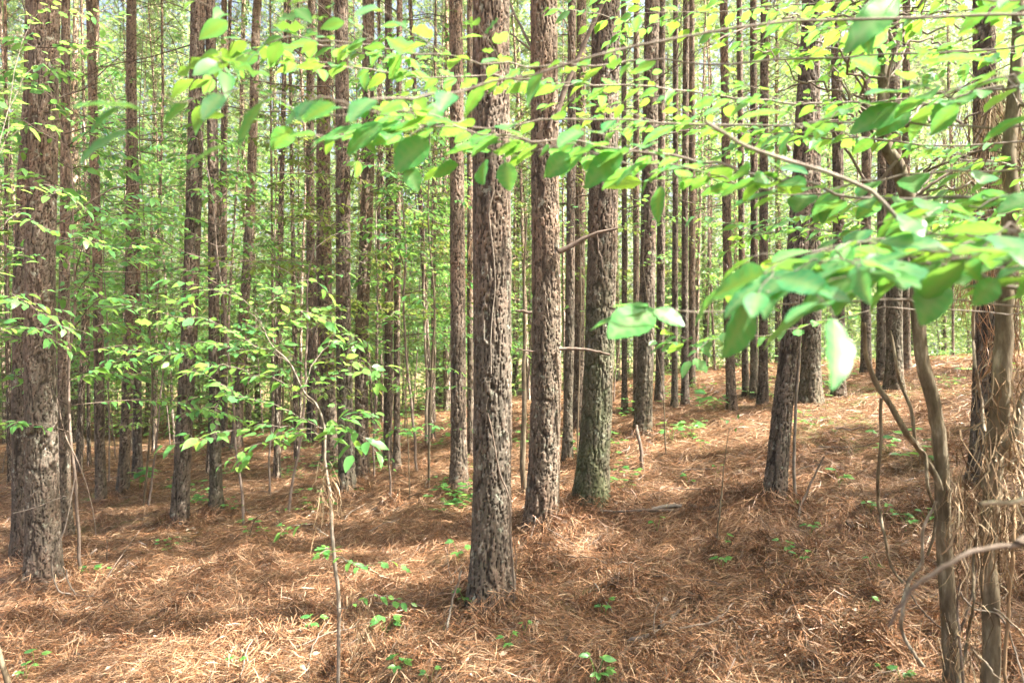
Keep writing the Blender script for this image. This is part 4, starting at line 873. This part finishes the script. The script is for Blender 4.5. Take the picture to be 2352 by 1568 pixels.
# ------------------------------------------------------------------ pale sapling with drooping leaves, left of the centre
p0 = at(774, 1568, 3.15); p0[2] = float(zg(p0[0], p0[1]))
o = empty('young_hardwood', tuple(p0), 'thin pale stemmed young hardwood with tiers of soft leaves left of the centre', 'sapling')
stem_px = [(777, 1484), (775, 1384), (768, 1314), (760, 1234), (753, 1134), (743, 1064), (743, 984), (723, 929), (695, 899), (660, 830), (625, 790), (590, 720)]
dS = 3.15
P = wobble(curve([np.array([0, 0, -.1])]+[at(a_, b_, dS)-p0 for a_, b_ in stem_px], 50), .012)
mb = MB(); tube(mb, P, [.008, .009, .008, .006, .004, .002], 9); mb.build('stem', M['grey_twig'], o, True)
for pts, sp, sz, subs, st_ in [
    ([(743, 984, 3.15), (690, 955, 3.0), (620, 930, 2.9), (540, 905, 2.85), (500, 880, 2.8)], .038, .065, 5, .15),
    ([(743, 1000, 3.15), (680, 980, 3.1), (600, 985, 3.0), (500, 1005, 2.95), (375, 1022, 2.9)], .045, .07, 4, .1),
    ([(743, 1000, 3.15), (660, 1000, 3.3), (600, 1030, 3.4), (560, 1060, 3.4)], .04, .065, 4, .2),
    ([(743, 990, 3.15), (790, 970, 3.0), (830, 955, 2.95), (860, 960, 2.9)], .034, .062, 3, .1),
    ([(743, 1010, 3.15), (780, 1000, 2.95), (805, 1010, 2.9), (812, 1040, 2.85)], .034, .07, 2, .2),
    ([(723, 929, 3.15), (660, 880, 3.0), (580, 850, 2.95), (500, 840, 2.9), (420, 860, 2.9)], .04, .062, 5, .1),
    ([(700, 905, 3.15), (760, 860, 3.0), (820, 840, 2.95), (870, 860, 2.9)], .036, .06, 4, .1),
    ([(695, 899, 3.15), (740, 800, 3.3), (800, 780, 3.3), (850, 790, 3.3)], .04, .06, 3, .2),
    ([(660, 830, 3.15), (590, 790, 3.0), (500, 740, 2.95), (430, 720, 2.9), (350, 740, 2.9)], .036, .062, 7, .1),
    ([(640, 810, 3.15), (560, 800, 3.3), (470, 780, 3.3), (390, 800, 3.3), (300, 810, 3.3)], .036, .062, 6, .15),
    ([(625, 790, 3.15), (680, 740, 3.0), (740, 730, 3.0), (800, 760, 3.0)], .036, .06, 4, .1),
    ([(610, 760, 3.15), (560, 700, 3.0), (480, 670, 3.0), (400, 690, 3.0)], .038, .06, 5, .1),
    ([(600, 740, 3.15), (640, 690, 3.2), (700, 660, 3.2), (760, 670, 3.3)], .04, .06, 3, .1),
    ([(758, 1270, 3.1), (800, 1290, 3.0), (860, 1292, 2.95), (920, 1296, 2.9)], .045, .05, 0, .1),
    ([(758, 1275, 3.1), (745, 1268, 3.05), (735, 1272, 3.0)], .02, .05, 0, .1),
    ([(753, 1230, 3.12), (715, 1215, 3.1), (670, 1212, 3.1), (635, 1228, 3.1)], .045, .05, 0, .4),
    ([(772, 1395, 3.1), (840, 1388, 3.0), (900, 1384, 2.95), (955, 1390, 2.9)], .04, .045, 0, .3)]:
    leafy(o, pts, sz, MID, sp, r=.0028, mat='grey_twig', lmat='leaf', subs=int(subs*.75), start=st_, n=20, sublen=.18, origin=p0)
strips(60, 750, 6, 1090, 1140, 3.1, .13, .004, p0, clump=5, sd=.02).build('peeling_strips', M['straw'], o)
strips(70, 825, 8, 1400, 1440, 3.1, .10, .004, p0, clump=4, sd=.02).build('dry_strips', M['straw'], o)
# twig of a second young plant right in front of the centre trunk
def young(label, base_px, stem, branches, r0=.006, mat='smooth_bark', depth=None, lmat='leaf', leafT=MID, name='young_hardwood'):
    p0 = ground_at(*base_px) if depth is None else at(base_px[0], base_px[1], depth)
    p0[2] = float(zg(p0[0], p0[1])); d = p0[1]
    o = empty(name, tuple(p0), label, 'sapling')
    P = wobble(curve([np.array([0, 0, -.05])]+[at(a_, b_, d)-p0 for a_, b_ in stem], 26), .012)
    mb = MB(); tube(mb, P, [r0, r0*.7, r0*.25], 7); mb.build('stem', M[mat], o, True)
    for pts, sp, sz, subs, st_ in branches:
        leafy(o, [(a_, b_, d+c_) for a_, b_, c_ in pts], sz, leafT, sp, r=.0022, lmat=lmat, subs=subs, start=st_, n=16, sublen=.14, origin=p0)
    return o
young('dark thin sapling with pale green leaves just left of the centre trunk', (942, 1146), [(940, 1080), (938, 1000), (930, 900), (922, 800), (925, 700)], [
    ([(940, 1000, 0), (920, 980, -.5), (900, 990, -.6), (880, 1010, -.6)], .04, .07, 2, .1), ([(938, 990, 0), (975, 975, -.5), (1020, 985, -.7), (1060, 985, -.8), (1092, 990, -.85)], .08, .07, 0, .2),
    ([(935, 940, 0), (960, 900, -.6), (1000, 890, -.9), (1090, 890, -1.2), (1150, 886, -1.4), (1190, 895, -1.4)], .06, .062, 2, .2), ([(930, 900, 0), (900, 880, -.4), (880, 850, -.5)], .04, .06, 2, .1),
    ([(925, 860, 0), (960, 850, -.3), (1010, 845, -.4), (1060, 855, -.5)], .05, .06, 2, .2), ([(925, 800, 0), (880, 790, -.3), (850, 760, -.3)], .04, .06, 3, .1)])
young('very thin leafless looking sapling on the open slope left of the leaning trunk', (1645, 1278), [(1648, 1214), (1656, 1144), (1663, 1054), (1676, 984)], [
    ([(1676, 990, 0), (1690, 975, .0), (1700, 960, 0)], .05, .035, 0, .4), ([(1676, 984, 0), (1668, 972, 0), (1662, 960, 0)], .04, .035, 0, .3)], r0=.007)
young('small bare forked twig standing in the needles left of centre', (565, 1242), [(580, 1200), (600, 1180), (640, 1165)], [([(595, 1185, 0), (560, 1160, 0), (540, 1150, 0)], .08, .035, 0, .3), ([(600, 1180, 0), (650, 1170, 0), (690, 1165, 0)], .05, .035, 1, .3)], r0=.006)
young('slim grey leafless stem between the centre trunk and the flaking pine', (1206, 1130), [(1200, 1050), (1205, 950), (1203, 850), (1206, 780), (1204, 650), (1210, 500)], [([(1204, 650, 0), (1170, 600, 0), (1150, 560, 0)], .06, .06, 2, .3)], r0=.030)
young('pale bare sapling in the sunlit gap left of the reddish pine', (980, 1030), [(980, 960), (981, 880), (976, 780), (972, 650), (975, 500)], [([(975, 700, 0), (950, 640, 0), (930, 600, 0)], .06, .07, 3, .3)], r0=.028, mat='pale_bark')
young('multi stemmed thin shrub in the needle mound right of the dark grey pine', (897, 1165), [(896, 1100), (893, 1040), (900, 960), (905, 850)], [([(893, 1040, 0), (870, 1000, 0), (865, 960, 0)], .06, .05, 2, .3), ([(900, 1160, 0), (908, 1100, 0), (905, 1060, 0)], .1, .05, 0, .8)], r0=.012, mat='dead_wood')
# leafy shrubs at the left edge, fairly near
young('leafy shrub at the left edge in front of the thick joined pines', (30, 1500), [(-60, 1300), (-80, 1000), (-60, 800), (-40, 600), (-20, 400)], [
    ([(-70, 800, 0), (0, 700, -.1), (60, 705, -.15), (120, 740, -.15), (180, 765, -.2)], .038, .06, 7, .05), ([(-60, 780, 0), (20, 760, .2), (90, 770, .2), (150, 800, .2)], .04, .06, 5, .05),
    ([(-40, 600, 0), (30, 440, 0), (110, 430, -.1), (170, 460, -.1), (200, 480, -.1)], .04, .06, 5, .1), ([(-40, 600, 0), (40, 500, .3), (140, 530, .4), (250, 570, .4), (310, 560, .4)], .05, .06, 4, .1),
    ([(-20, 400, 0), (40, 290, .1), (100, 290, .1), (150, 280, .1), (190, 250, .1)], .06, .065, 2, .2), ([(-20, 400, 0), (60, 180, .3), (150, 130, .4), (230, 100, .5)], .05, .06, 6, .1),
    ([(-20, 400, 0), (60, 60, .3), (160, 30, .4), (260, 40, .5)], .05, .06, 6, .1), ([(-60, 700, 0), (20, 600, .3), (60, 560, .3)], .05, .06, 3, .1)], r0=.014, depth=3.4)
young('tall narrow leaved sapling behind the left slim pines with arching tips', (330, 1160), [(350, 900), (340, 700), (330, 500), (320, 300), (330, 50)], [
    ([(335, 600, 0), (370, 500, -.4), (430, 440, -.6), (470, 430, -.7)], .05, .075, 4, .1), ([(335, 620, 0), (300, 560, -.3), (230, 500, -.5), (160, 480, -.6)], .05, .075, 5, .1),
    ([(330, 500, 0), (400, 480, -.4), (440, 510, -.6), (500, 520, -.7)], .05, .075, 5, .1), ([(345, 780, 0), (400, 720, -.3), (470, 700, -.4)], .05, .075, 4, .1), ([(345, 760, 0), (290, 690, -.3), (230, 700, -.4)], .05, .075, 4, .1),
    ([(325, 350, 0), (260, 280, -.3), (200, 300, -.4)], .05, .07, 5, .1), ([(325, 300, 0), (400, 200, -.3), (470, 180, -.4)], .05, .07, 6, .1), ([(325, 200, 0), (250, 150, -.3), (180, 120, -.4)], .05, .07, 6, .1),
    ([(330, 100, 0), (420, 80, -.3), (520, 90, -.4)], .05, .07, 6, .1)], r0=.014)
young('airy leafy sapling with level tiers left of the smooth dark pine', (640, 1090), [(650, 900), (640, 700), (650, 500), (640, 300), (650, 100)], [
    ([(645, 620, 0), (590, 500, -.4), (540, 480, -.5), (500, 500, -.6)], .045, .07, 6, .1), ([(645, 640, 0), (700, 540, -.4), (780, 520, -.5), (850, 540, -.6)], .045, .07, 7, .1), ([(645, 540, 0), (560, 400, -.2), (520, 370, -.3)], .045, .07, 5, .1),
    ([(650, 560, 0), (720, 440, -.2), (800, 430, -.4)], .05, .07, 5, .1), ([(645, 400, 0), (700, 330, -.2), (760, 320, -.3)], .05, .07, 5, .1), ([(645, 300, 0), (580, 180, -.2), (520, 190, -.3)], .05, .07, 6, .1), ([(645, 250, 0), (720, 140, -.2), (800, 130, -.3)], .05, .07, 6, .1),
    ([(645, 180, 0), (600, 60, -.2), (560, 40, -.3)], .05, .07, 6, .1), ([(645, 160, 0), (720, 40, -.2), (800, 50, -.3)], .05, .07, 6, .1)], r0=.016)
young('leafy sapling with a single broad tier between the reddish pine and twin slim pines', (985, 1120), [(990, 900), (1000, 700), (985, 500), (990, 250), (1000, 60)], [
    ([(1000, 650, 0), (950, 560, -.3), (900, 570, -.5)], .05, .07, 6, .1), ([(990, 560, 0), (1040, 470, -.3), (1090, 480, -.5)], .05, .07, 4, .1), ([(985, 480, 0), (930, 380, -.3), (880, 400, -.4)], .05, .07, 6, .1),
    ([(985, 380, 0), (1040, 400, -.3), (1080, 420, -.4)], .05, .07, 4, .1), ([(990, 200, 0), (930, 80, -.3), (870, 90, -.4)], .05, .07, 6, .1), ([(990, 180, 0), (1040, 60, -.3), (1080, 40, -.4)], .05, .07, 4, .1)], r0=.014)
young('sapling with small green sprays between the flaking pine and mossy pine', (1325, 1120), [(1330, 900), (1335, 700), (1330, 500), (1320, 300)], [
    ([(1335, 760, 0), (1300, 700, -.3), (1240, 690, -.5), (1225, 710, -.6)], .05, .055, 2, .4), ([(1335, 740, 0), (1360, 680, -.3), (1385, 660, -.5)], .045, .055, 3, .2), ([(1330, 560, 0), (1290, 510, -.3), (1250, 500, -.4)], .05, .055, 3, .3),
    ([(1330, 540, 0), (1370, 480, -.3), (1420, 500, -.4)], .05, .055, 4, .1)], r0=.008)
young('twig spray with bluish green leaves beside the medium grey pine', (1530, 1040), [(1525, 900), (1500, 750), (1480, 600), (1485, 500)], [
    ([(1480, 620, 0), (1500, 590, -.2), (1530, 595, -.4)], .045, .06, 3, .1), ([(1485, 560, 0), (1450, 480, -.2), (1480, 450, -.3)], .05, .06, 3, .1), ([(1485, 550, 0), (1520, 500, -.2), (1560, 500, -.3)], .05, .06, 3, .1)], r0=.007)

# ------------------------------------------------------------------ seedlings on the floor
def seedling(px, py, sz, n, label, yellow=False):
    p = ground_at(px, py+sz*.4); o = empty('seedling', tuple(p), label, 'plant', 'green seedlings on the forest floor')
    d = p[1]; s = sz*d/F; st = MB(); lv = MB()
    for i in range(n):
        az = i*2.4+rng.normal(0, .3); h = s*rng.uniform(.25, .8); e_ = np.array([math.cos(az)*s*.35, math.sin(az)*s*.35, h+.03])
        tube(st, curve([(0, 0, -.01), (e_[0]*.3, e_[1]*.3, h*.7), e_], 5), .0013, 4)
        for k in (-.9, 0, .9):
            a_ = az+k; add_leaves(lv, MID, e_[None], np.array([[math.cos(a_), math.sin(a_), rng.normal(.05, .15)]]), np.array([[0, -.35, 1.]])+rng.normal(0, .25, (1, 3)), [s*rng.uniform(.35, .55)])
    st.build('stem', M['leaf'], o); lv.build('leaves', M['leaf'], o)
for px, py, sz, n, lab in [(1053, 1272, 42, 3, 'seedling touching the left side of the centre trunk'), (1070, 1385, 44, 4, 'seedling at the very foot of the centre trunk'), (1390, 1402, 34, 3, 'seedling beside a pale stick in the open needles, right of the centre trunk'),
    (1995, 1395, 30, 1, 'single bright yellow green seedling above the large needle hummock'), (1372, 1550, 60, 4, 'seedling at the bottom edge right of centre'), (1165, 1480, 36, 3, 'seedling below the centre trunk foot'), (1205, 1450, 24, 2, 'tiny seedling just above another below the centre trunk'),
    (885, 1440, 55, 4, 'bushy seedling right of the pale young stem near the bottom'), (912, 1545, 50, 4, 'seedling at the bottom edge right of the young stem'), (988, 1558, 34, 2, 'low seedling at the bottom edge left of the centre trunk'), (80, 1522, 38, 2, 'upper of two seedlings at the bottom left'),
    (60, 1552, 34, 3, 'lower of two seedlings at the bottom left corner'), (542, 1535, 34, 2, 'lone seedling near the bottom between the left corner and young stem'), (720, 1438, 44, 3, 'seedling just left of the young stem near the bottom'), (1928, 1104, 40, 3, 'dark green seedling on the right slope above the others'),
    (2000, 1168, 30, 3, 'seedling beside the hanging creeper on the right slope'), (2030, 1175, 36, 3, 'seedling crossing behind the hanging creeper'), (2130, 1190, 36, 4, 'leafy seedling just left of the crooked bare tree'), (2080, 1205, 40, 4, 'low fern like seedling patch left of the crooked tree'),
    (1862, 1220, 34, 3, 'five leaved pale seedling in the needles below the leaning trunk'), (1510, 1207, 32, 2, 'seedling in the sun patch right of the mossy pine'), (1660, 1245, 34, 3, 'upper seedling at the foot of the very thin sapling'), (1658, 1298, 38, 3, 'lower seedling at the foot of the very thin sapling'),
    (2005, 1305, 30, 2, 'seedling between the two creepers on the right'), (2030, 1548, 30, 2, 'left seedling under the large hummock at the bottom right'), (2072, 1560, 40, 3, 'right seedling under the large hummock at the bottom right'), (1800, 1262, 36, 3, 'left seedling of a loose row right of the thin sapling'),
    (1838, 1285, 34, 3, 'right seedling of a loose row right of the thin sapling'), (205, 1310, 34, 3, 'seedling right of the foot of the joined pines'), (235, 1318, 26, 2, 'small seedling next to the sticks by the joined pines'), (1610, 1020, 26, 3, 'small seedling behind the upright snag'),
    (1590, 990, 46, 5, 'wide low plant right of the medium grey pine'), (1545, 995, 46, 5, 'wide low plant touching the foot of the medium grey pine'), (1640, 915, 60, 6, 'leafy low bush on the sunlit slope beside the pale slim pine'), (1450, 1095, 36, 3, 'seedling with dark stem right of the mossy pine'), (818, 1125, 26, 3, 'seedling on the foot of the dark grey pine'),
    (320, 1105, 60, 6, 'bright leafy bush in sunlit needles behind the kinked pine'), (470, 1160, 34, 3, 'small plant at the left foot of the straight grey pine'), (520, 1170, 30, 3, 'small plant at the right foot of the straight grey pine'), (650, 1225, 30, 3, 'blue green seedling left of the young stem'),
    (1820, 1160, 24, 3, 'blue green seedling at the right foot of the leaning trunk'), (1650, 1085, 22, 2, 'tiny yellowish seedling on the middle slope'), (1580, 1110, 24, 2, 'tiny seedling left of the very thin sapling'), (2040, 1030, 34, 3, 'seedling below the dark pair on the right slope'), (1700, 900, 30, 4, 'small plant on the crest between thin pines')]:
    seedling(px, py, sz, n, lab)
for i in range(150):
    y = rng.uniform(5.5, 24); x = rng.uniform(-.5, .74)*y
    p = np.array([x, y, float(zg(x, y))]); o = empty('seedling', tuple(p), 'little green plant on the distant forest floor', 'plant', 'distant floor plants')
    if i == 0:
        lv = MB()
        for c_ in range(16):
            az = rng.uniform(0, 6.283); e_ = np.array([[rng.normal(0, .1), rng.normal(0, .1), rng.uniform(.04, .22)]])
            for k in (-.9, 0, .9): add_leaves(lv, SMALL, e_, np.array([[math.cos(az+k), math.sin(az+k), .1]]), np.array([[0, 0, 1.]])+rng.normal(0, .3, (1, 3)), [.06])
        fl = lv.mesh('leaves', M['leaf'])
    link('leaves', fl, o); o.rotation_euler = (0, 0, rng.uniform(0, 6.28)); o.scale = (rng.uniform(.6, 1.5),)*3

mb = MB(); n = 1500; y = 2.6+rng.random(n)**1.5*13; x = rng.uniform(-1, 1, n)*(y*.8+1)
dl = rng.normal(0, 1, (n, 3)); dl[:, 2] *= .15; add_leaves(mb, SMALL, np.stack([x, y, zg(x, y)+.035], -1), dl, np.array([0, 0, 1.])+rng.normal(0, .45, (n, 3)), rng.uniform(.02, .055, n))
M['dry_leaf'] = simple('dry_leaf', [(.2, (.06, .04, .028)), (.5, (.20, .13, .085)), (.8, (.42, .34, .26))], 9, bd=0, island=.85)
tag(mb.build('leaf_litter', M['dry_leaf']), 'small dry brown leaves and bark chips lying in the pine straw', 'litter', kind='stuff')
# ------------------------------------------------------------------ fallen sticks, snags, cones
def stick(label, pts, r, mat='dead_wood', name='fallen_stick', cat='stick', lift=None, forks=0):
    G = []
    for i, p in enumerate(pts):
        g = ground_at(p[0], p[1]); h = p[2] if len(p) > 2 else .02
        G.append(g+np.array([0, 0, h]))
    o0 = G[0].copy(); P = wobble(curve([g-o0 for g in G], 14), .015)
    mat = {'grey_twig': 'dead_wood', 'pale_bark': 'grey_twig'}.get(mat, mat); r = np.array(r)*.8; mb = MB(); tube(mb, P, r, 8)
    for k in range(forks):
        j = rng.integers(3, 11); dd = unit(unit(P[-1]-P[0])+rng.normal(0, .6, 3)*np.array([1, 1, .4])); tube(mb, [P[j], P[j]+dd*rng.uniform(.05, .15)], [np.mean(r)*.5, .001], 4)
    o = mb.build(name, M[mat], None, True); o.location = o0; tag(o, label, cat, 'fallen sticks on the needles' if cat == 'stick' else None); return o
stick('long pale stick slanting up right below the joined pines', [(100, 1454), (205, 1378), (265, 1320, .08), (328, 1248, .16)], [.010, .008, .003], 'grey_twig', forks=2)
stick('thin stick crossing the long pale one below the joined pines', [(150, 1370), (240, 1400, .05), (300, 1440)], [.005, .003], 'grey_twig')
stick('dark rotten branch right of the foot of the joined pines', [(150, 1290), (190, 1286, .04), (222, 1276, .06)], [.02, .014, .012], forks=3)
stick('thin twig standing askew beyond the dark rotten branch', [(245, 1298), (243, 1298, .3)], [.007, .003])
stick('pale broken stick leaning at the foot of the centre trunk', [(1028, 1462), (1040, 1450, .12), (1060, 1450, .33)], [.009, .006], 'pale_bark')
stick('curved thin twig left of the centre trunk', [(1040, 1348), (1030, 1330, .12), (1030, 1330, .2)], [.003, .002], 'grey_twig')
stick('long dark fallen branch behind the sunny patch right of the mossy pine', [(1378, 1184, .04), (1450, 1184, .03), (1520, 1182, .03), (1548, 1180, .03)], [.010, .014, .014], forks=3)
stick('pale barkless log end lying in the sun patch', [(1498, 1180, .04), (1566, 1176, .05)], [.020, .018], 'pale_bark')
stick('short dark log right of the pale log end', [(1588, 1172, .03), (1645, 1174, .03)], [.024, .020])
stick('upright dark broken snag on the slope', [(1476, 1077, -.05), (1470, 1070, .22), (1462, 1060, .34)], [.022, .020, .018], name='snag', cat='snag')
stick('thin pale stick running from the flaking pine into the needles', [(1218, 1204, .05), (1265, 1235, .05), (1318, 1262, .04)], [.007, .004], 'grey_twig')
stick('short pale stick crossing the seedling right of the centre', [(1365, 1355, .04), (1390, 1395, .06), (1412, 1428, .03)], [.006, .004], 'pale_bark')
stick('thick short piece of branch near the bottom, left of the crossing twigs', [(1442, 1488, .03), (1490, 1472, .03)], [.013, .015])
stick('thick piece of broken branch up right of the short one', [(1515, 1455, .03), (1560, 1418, .04)], [.015, .010])
stick('thin pale upright twig crossing the thick short branch', [(1515, 1400, .04), (1500, 1450, .06), (1502, 1515, .03)], [.004, .004], 'grey_twig')
stick('long thin dark stick in the middle of the open needles', [(1500, 1338, .04), (1600, 1340, .03), (1680, 1362, .04)], [.005, .003])
stick('pale stick reaching the twig crossing, right of centre', [(1560, 1460, .04), (1640, 1440, .04), (1685, 1405, .05)], [.007, .005], 'grey_twig')
stick('thin upright dark twig right of the centre trunk base', [(1188, 1372), (1182, 1365, .22), (1179, 1365, .36)], [.004, .003])
stick('leaning pale forked branch on the slope right of the leaning trunk', [(1832, 1200), (1852, 1170, .12), (1893, 1165, .36)], [.012, .010, .008], 'grey_twig', forks=2)
stick('short fallen stick on the right slope', [(1902, 1264, .02), (1942, 1282, .03)], [.008, .007], 'grey_twig')
stick('pale curved stick at lower right before the hummock', [(1764, 1460, .02), (1830, 1410, .05), (1890, 1400, .03)], [.006, .004], 'grey_twig')
stick('light broken stick above the large hummock', [(1805, 1442, .04), (1855, 1460, .02)], [.012, .009], 'pale_bark')
stick('long grey stick at the bottom left of the young stem', [(705, 1565, .03), (722, 1500, .05), (755, 1455, .08)], [.006, .004], 'grey_twig')
stick('slanting grey stick at the bottom left of centre', [(590, 1585, .02), (680, 1510, .03)], [.010, .008], 'grey_twig')
stick('thin bright stick at the bottom edge left of centre', [(552, 1570, .04), (575, 1500, .07), (588, 1490, .05)], [.005, .003], 'pale_bark')
stick('long dark twig between the young stem and the centre trunk', [(860, 1402, .05), (920, 1400, .03), (985, 1402, .04)], [.005, .003], forks=2)
stick('long thin grey twig left of the centre trunk', [(980, 1372, .03), (1030, 1345, .04), (1070, 1305, .05)], [.005, .003], 'grey_twig')
stick('grey fallen branch on the middle slope right of the snag', [(1550, 1100, .02), (1585, 1090, .05), (1640, 1088, .04)], [.010, .006], 'grey_twig', forks=2)
stick('dark fallen limb behind the snag on the slope', [(1420, 1048, .03), (1445, 1040, .03)], [.018, .014])
stick('fallen twig on the upper right slope', [(1920, 990, .03), (1985, 992, .04)], [.010, .007], forks=1)
stick('long fallen twig low on the right slope below the crest', [(1880, 1035, .04), (1960, 1035, .03), (2010, 1028, .04)], [.008, .006], 'grey_twig', forks=2)
for i in range(60):                                             # small twigs strewn about
    y = rng.uniform(3.0, 12); x = rng.uniform(-.75, .75)*y; a_ = rng.uniform(0, 6.283); L = rng.uniform(.12, .5)
    x2, y2 = x+math.cos(a_)*L, y+math.sin(a_)*L
    p0_ = np.array([x, y, float(zg(x, y))+.03]); p1_ = np.array([x2, y2, float(zg(x2, y2))+rng.uniform(.02, .07)])
    mb = MB(); tube(mb, wobble(curve([p0_-p0_, (p1_-p0_)*.5+np.array([0, 0, .01]), p1_-p0_], 8), .02), [.005, .002], 5)
    o = mb.build('fallen_twig', M['grey_twig' if i % 2 else 'dead_wood'], None, True); o.location = p0_
    tag(o, 'small dry twig strewn on the brown needles', 'twig', 'small twigs strewn on the needles')
for px, py, lab in [(1952, 1218, 'left pine cone of two lying on the right slope'), (1996, 1220, 'right pine cone of two lying on the right slope')]:
    p = ground_at(px, py); mb = MB()
    for i in range(70):
        t = i/70; a_ = i*2.4; r_ = .028*math.sin(math.pi*min(1, t*.9+.1)); c_ = np.array([math.cos(a_)*r_, (t-.5)*.09, math.sin(a_)*r_+.03]); n_ = unit(np.array([math.cos(a_), .5, math.sin(a_)])); s_ = unit(np.cross(n_, [0, 1, 0.]))*.009
        e_ = np.array([math.cos(a_)*.004, (t-.5)*.09-.012, math.sin(a_)*.004+.03])
        mb.add([e_-s_, e_+s_, c_+s_+n_*.008, c_-s_+n_*.008, c_+n_*.010+np.array([0, .006, 0])], [(0, 1, 2, 3)], [(3, 2, 4)])
    o = mb.build('pine_cone', M['cone']); o.location = p; tag(o, lab, 'pine cone')
hz = bpy.data.materials.new('haze'); hz.use_nodes = True; nt = hz.node_tree; nt.nodes.clear()
out = nt.nodes.new('ShaderNodeOutputMaterial'); pv = nt.nodes.new('ShaderNodeVolumePrincipled'); pv.inputs['Color'].default_value = (.93, .97, 1, 1)
pv.inputs['Density'].default_value = HAZE; pv.inputs['Anisotropy'].default_value = 0.2; nt.links.new(pv.outputs[0], out.inputs['Volume'])
mb = MB(); x0, x1, y0, y1, z0, z1 = -265, 265, -65, 305, -14, 24
mb.add([(x0, y0, z0), (x1, y0, z0), (x1, y1, z0), (x0, y1, z0), (x0, y0, z1), (x1, y0, z1), (x1, y1, z1), (x0, y1, z1)], [(0, 3, 2, 1), (4, 5, 6, 7), (0, 1, 5, 4), (1, 2, 6, 5), (2, 3, 7, 6), (3, 0, 4, 7)])
tag(mb.build('haze', hz), None, None, kind='stuff')
print('objects', len(bpy.data.objects))
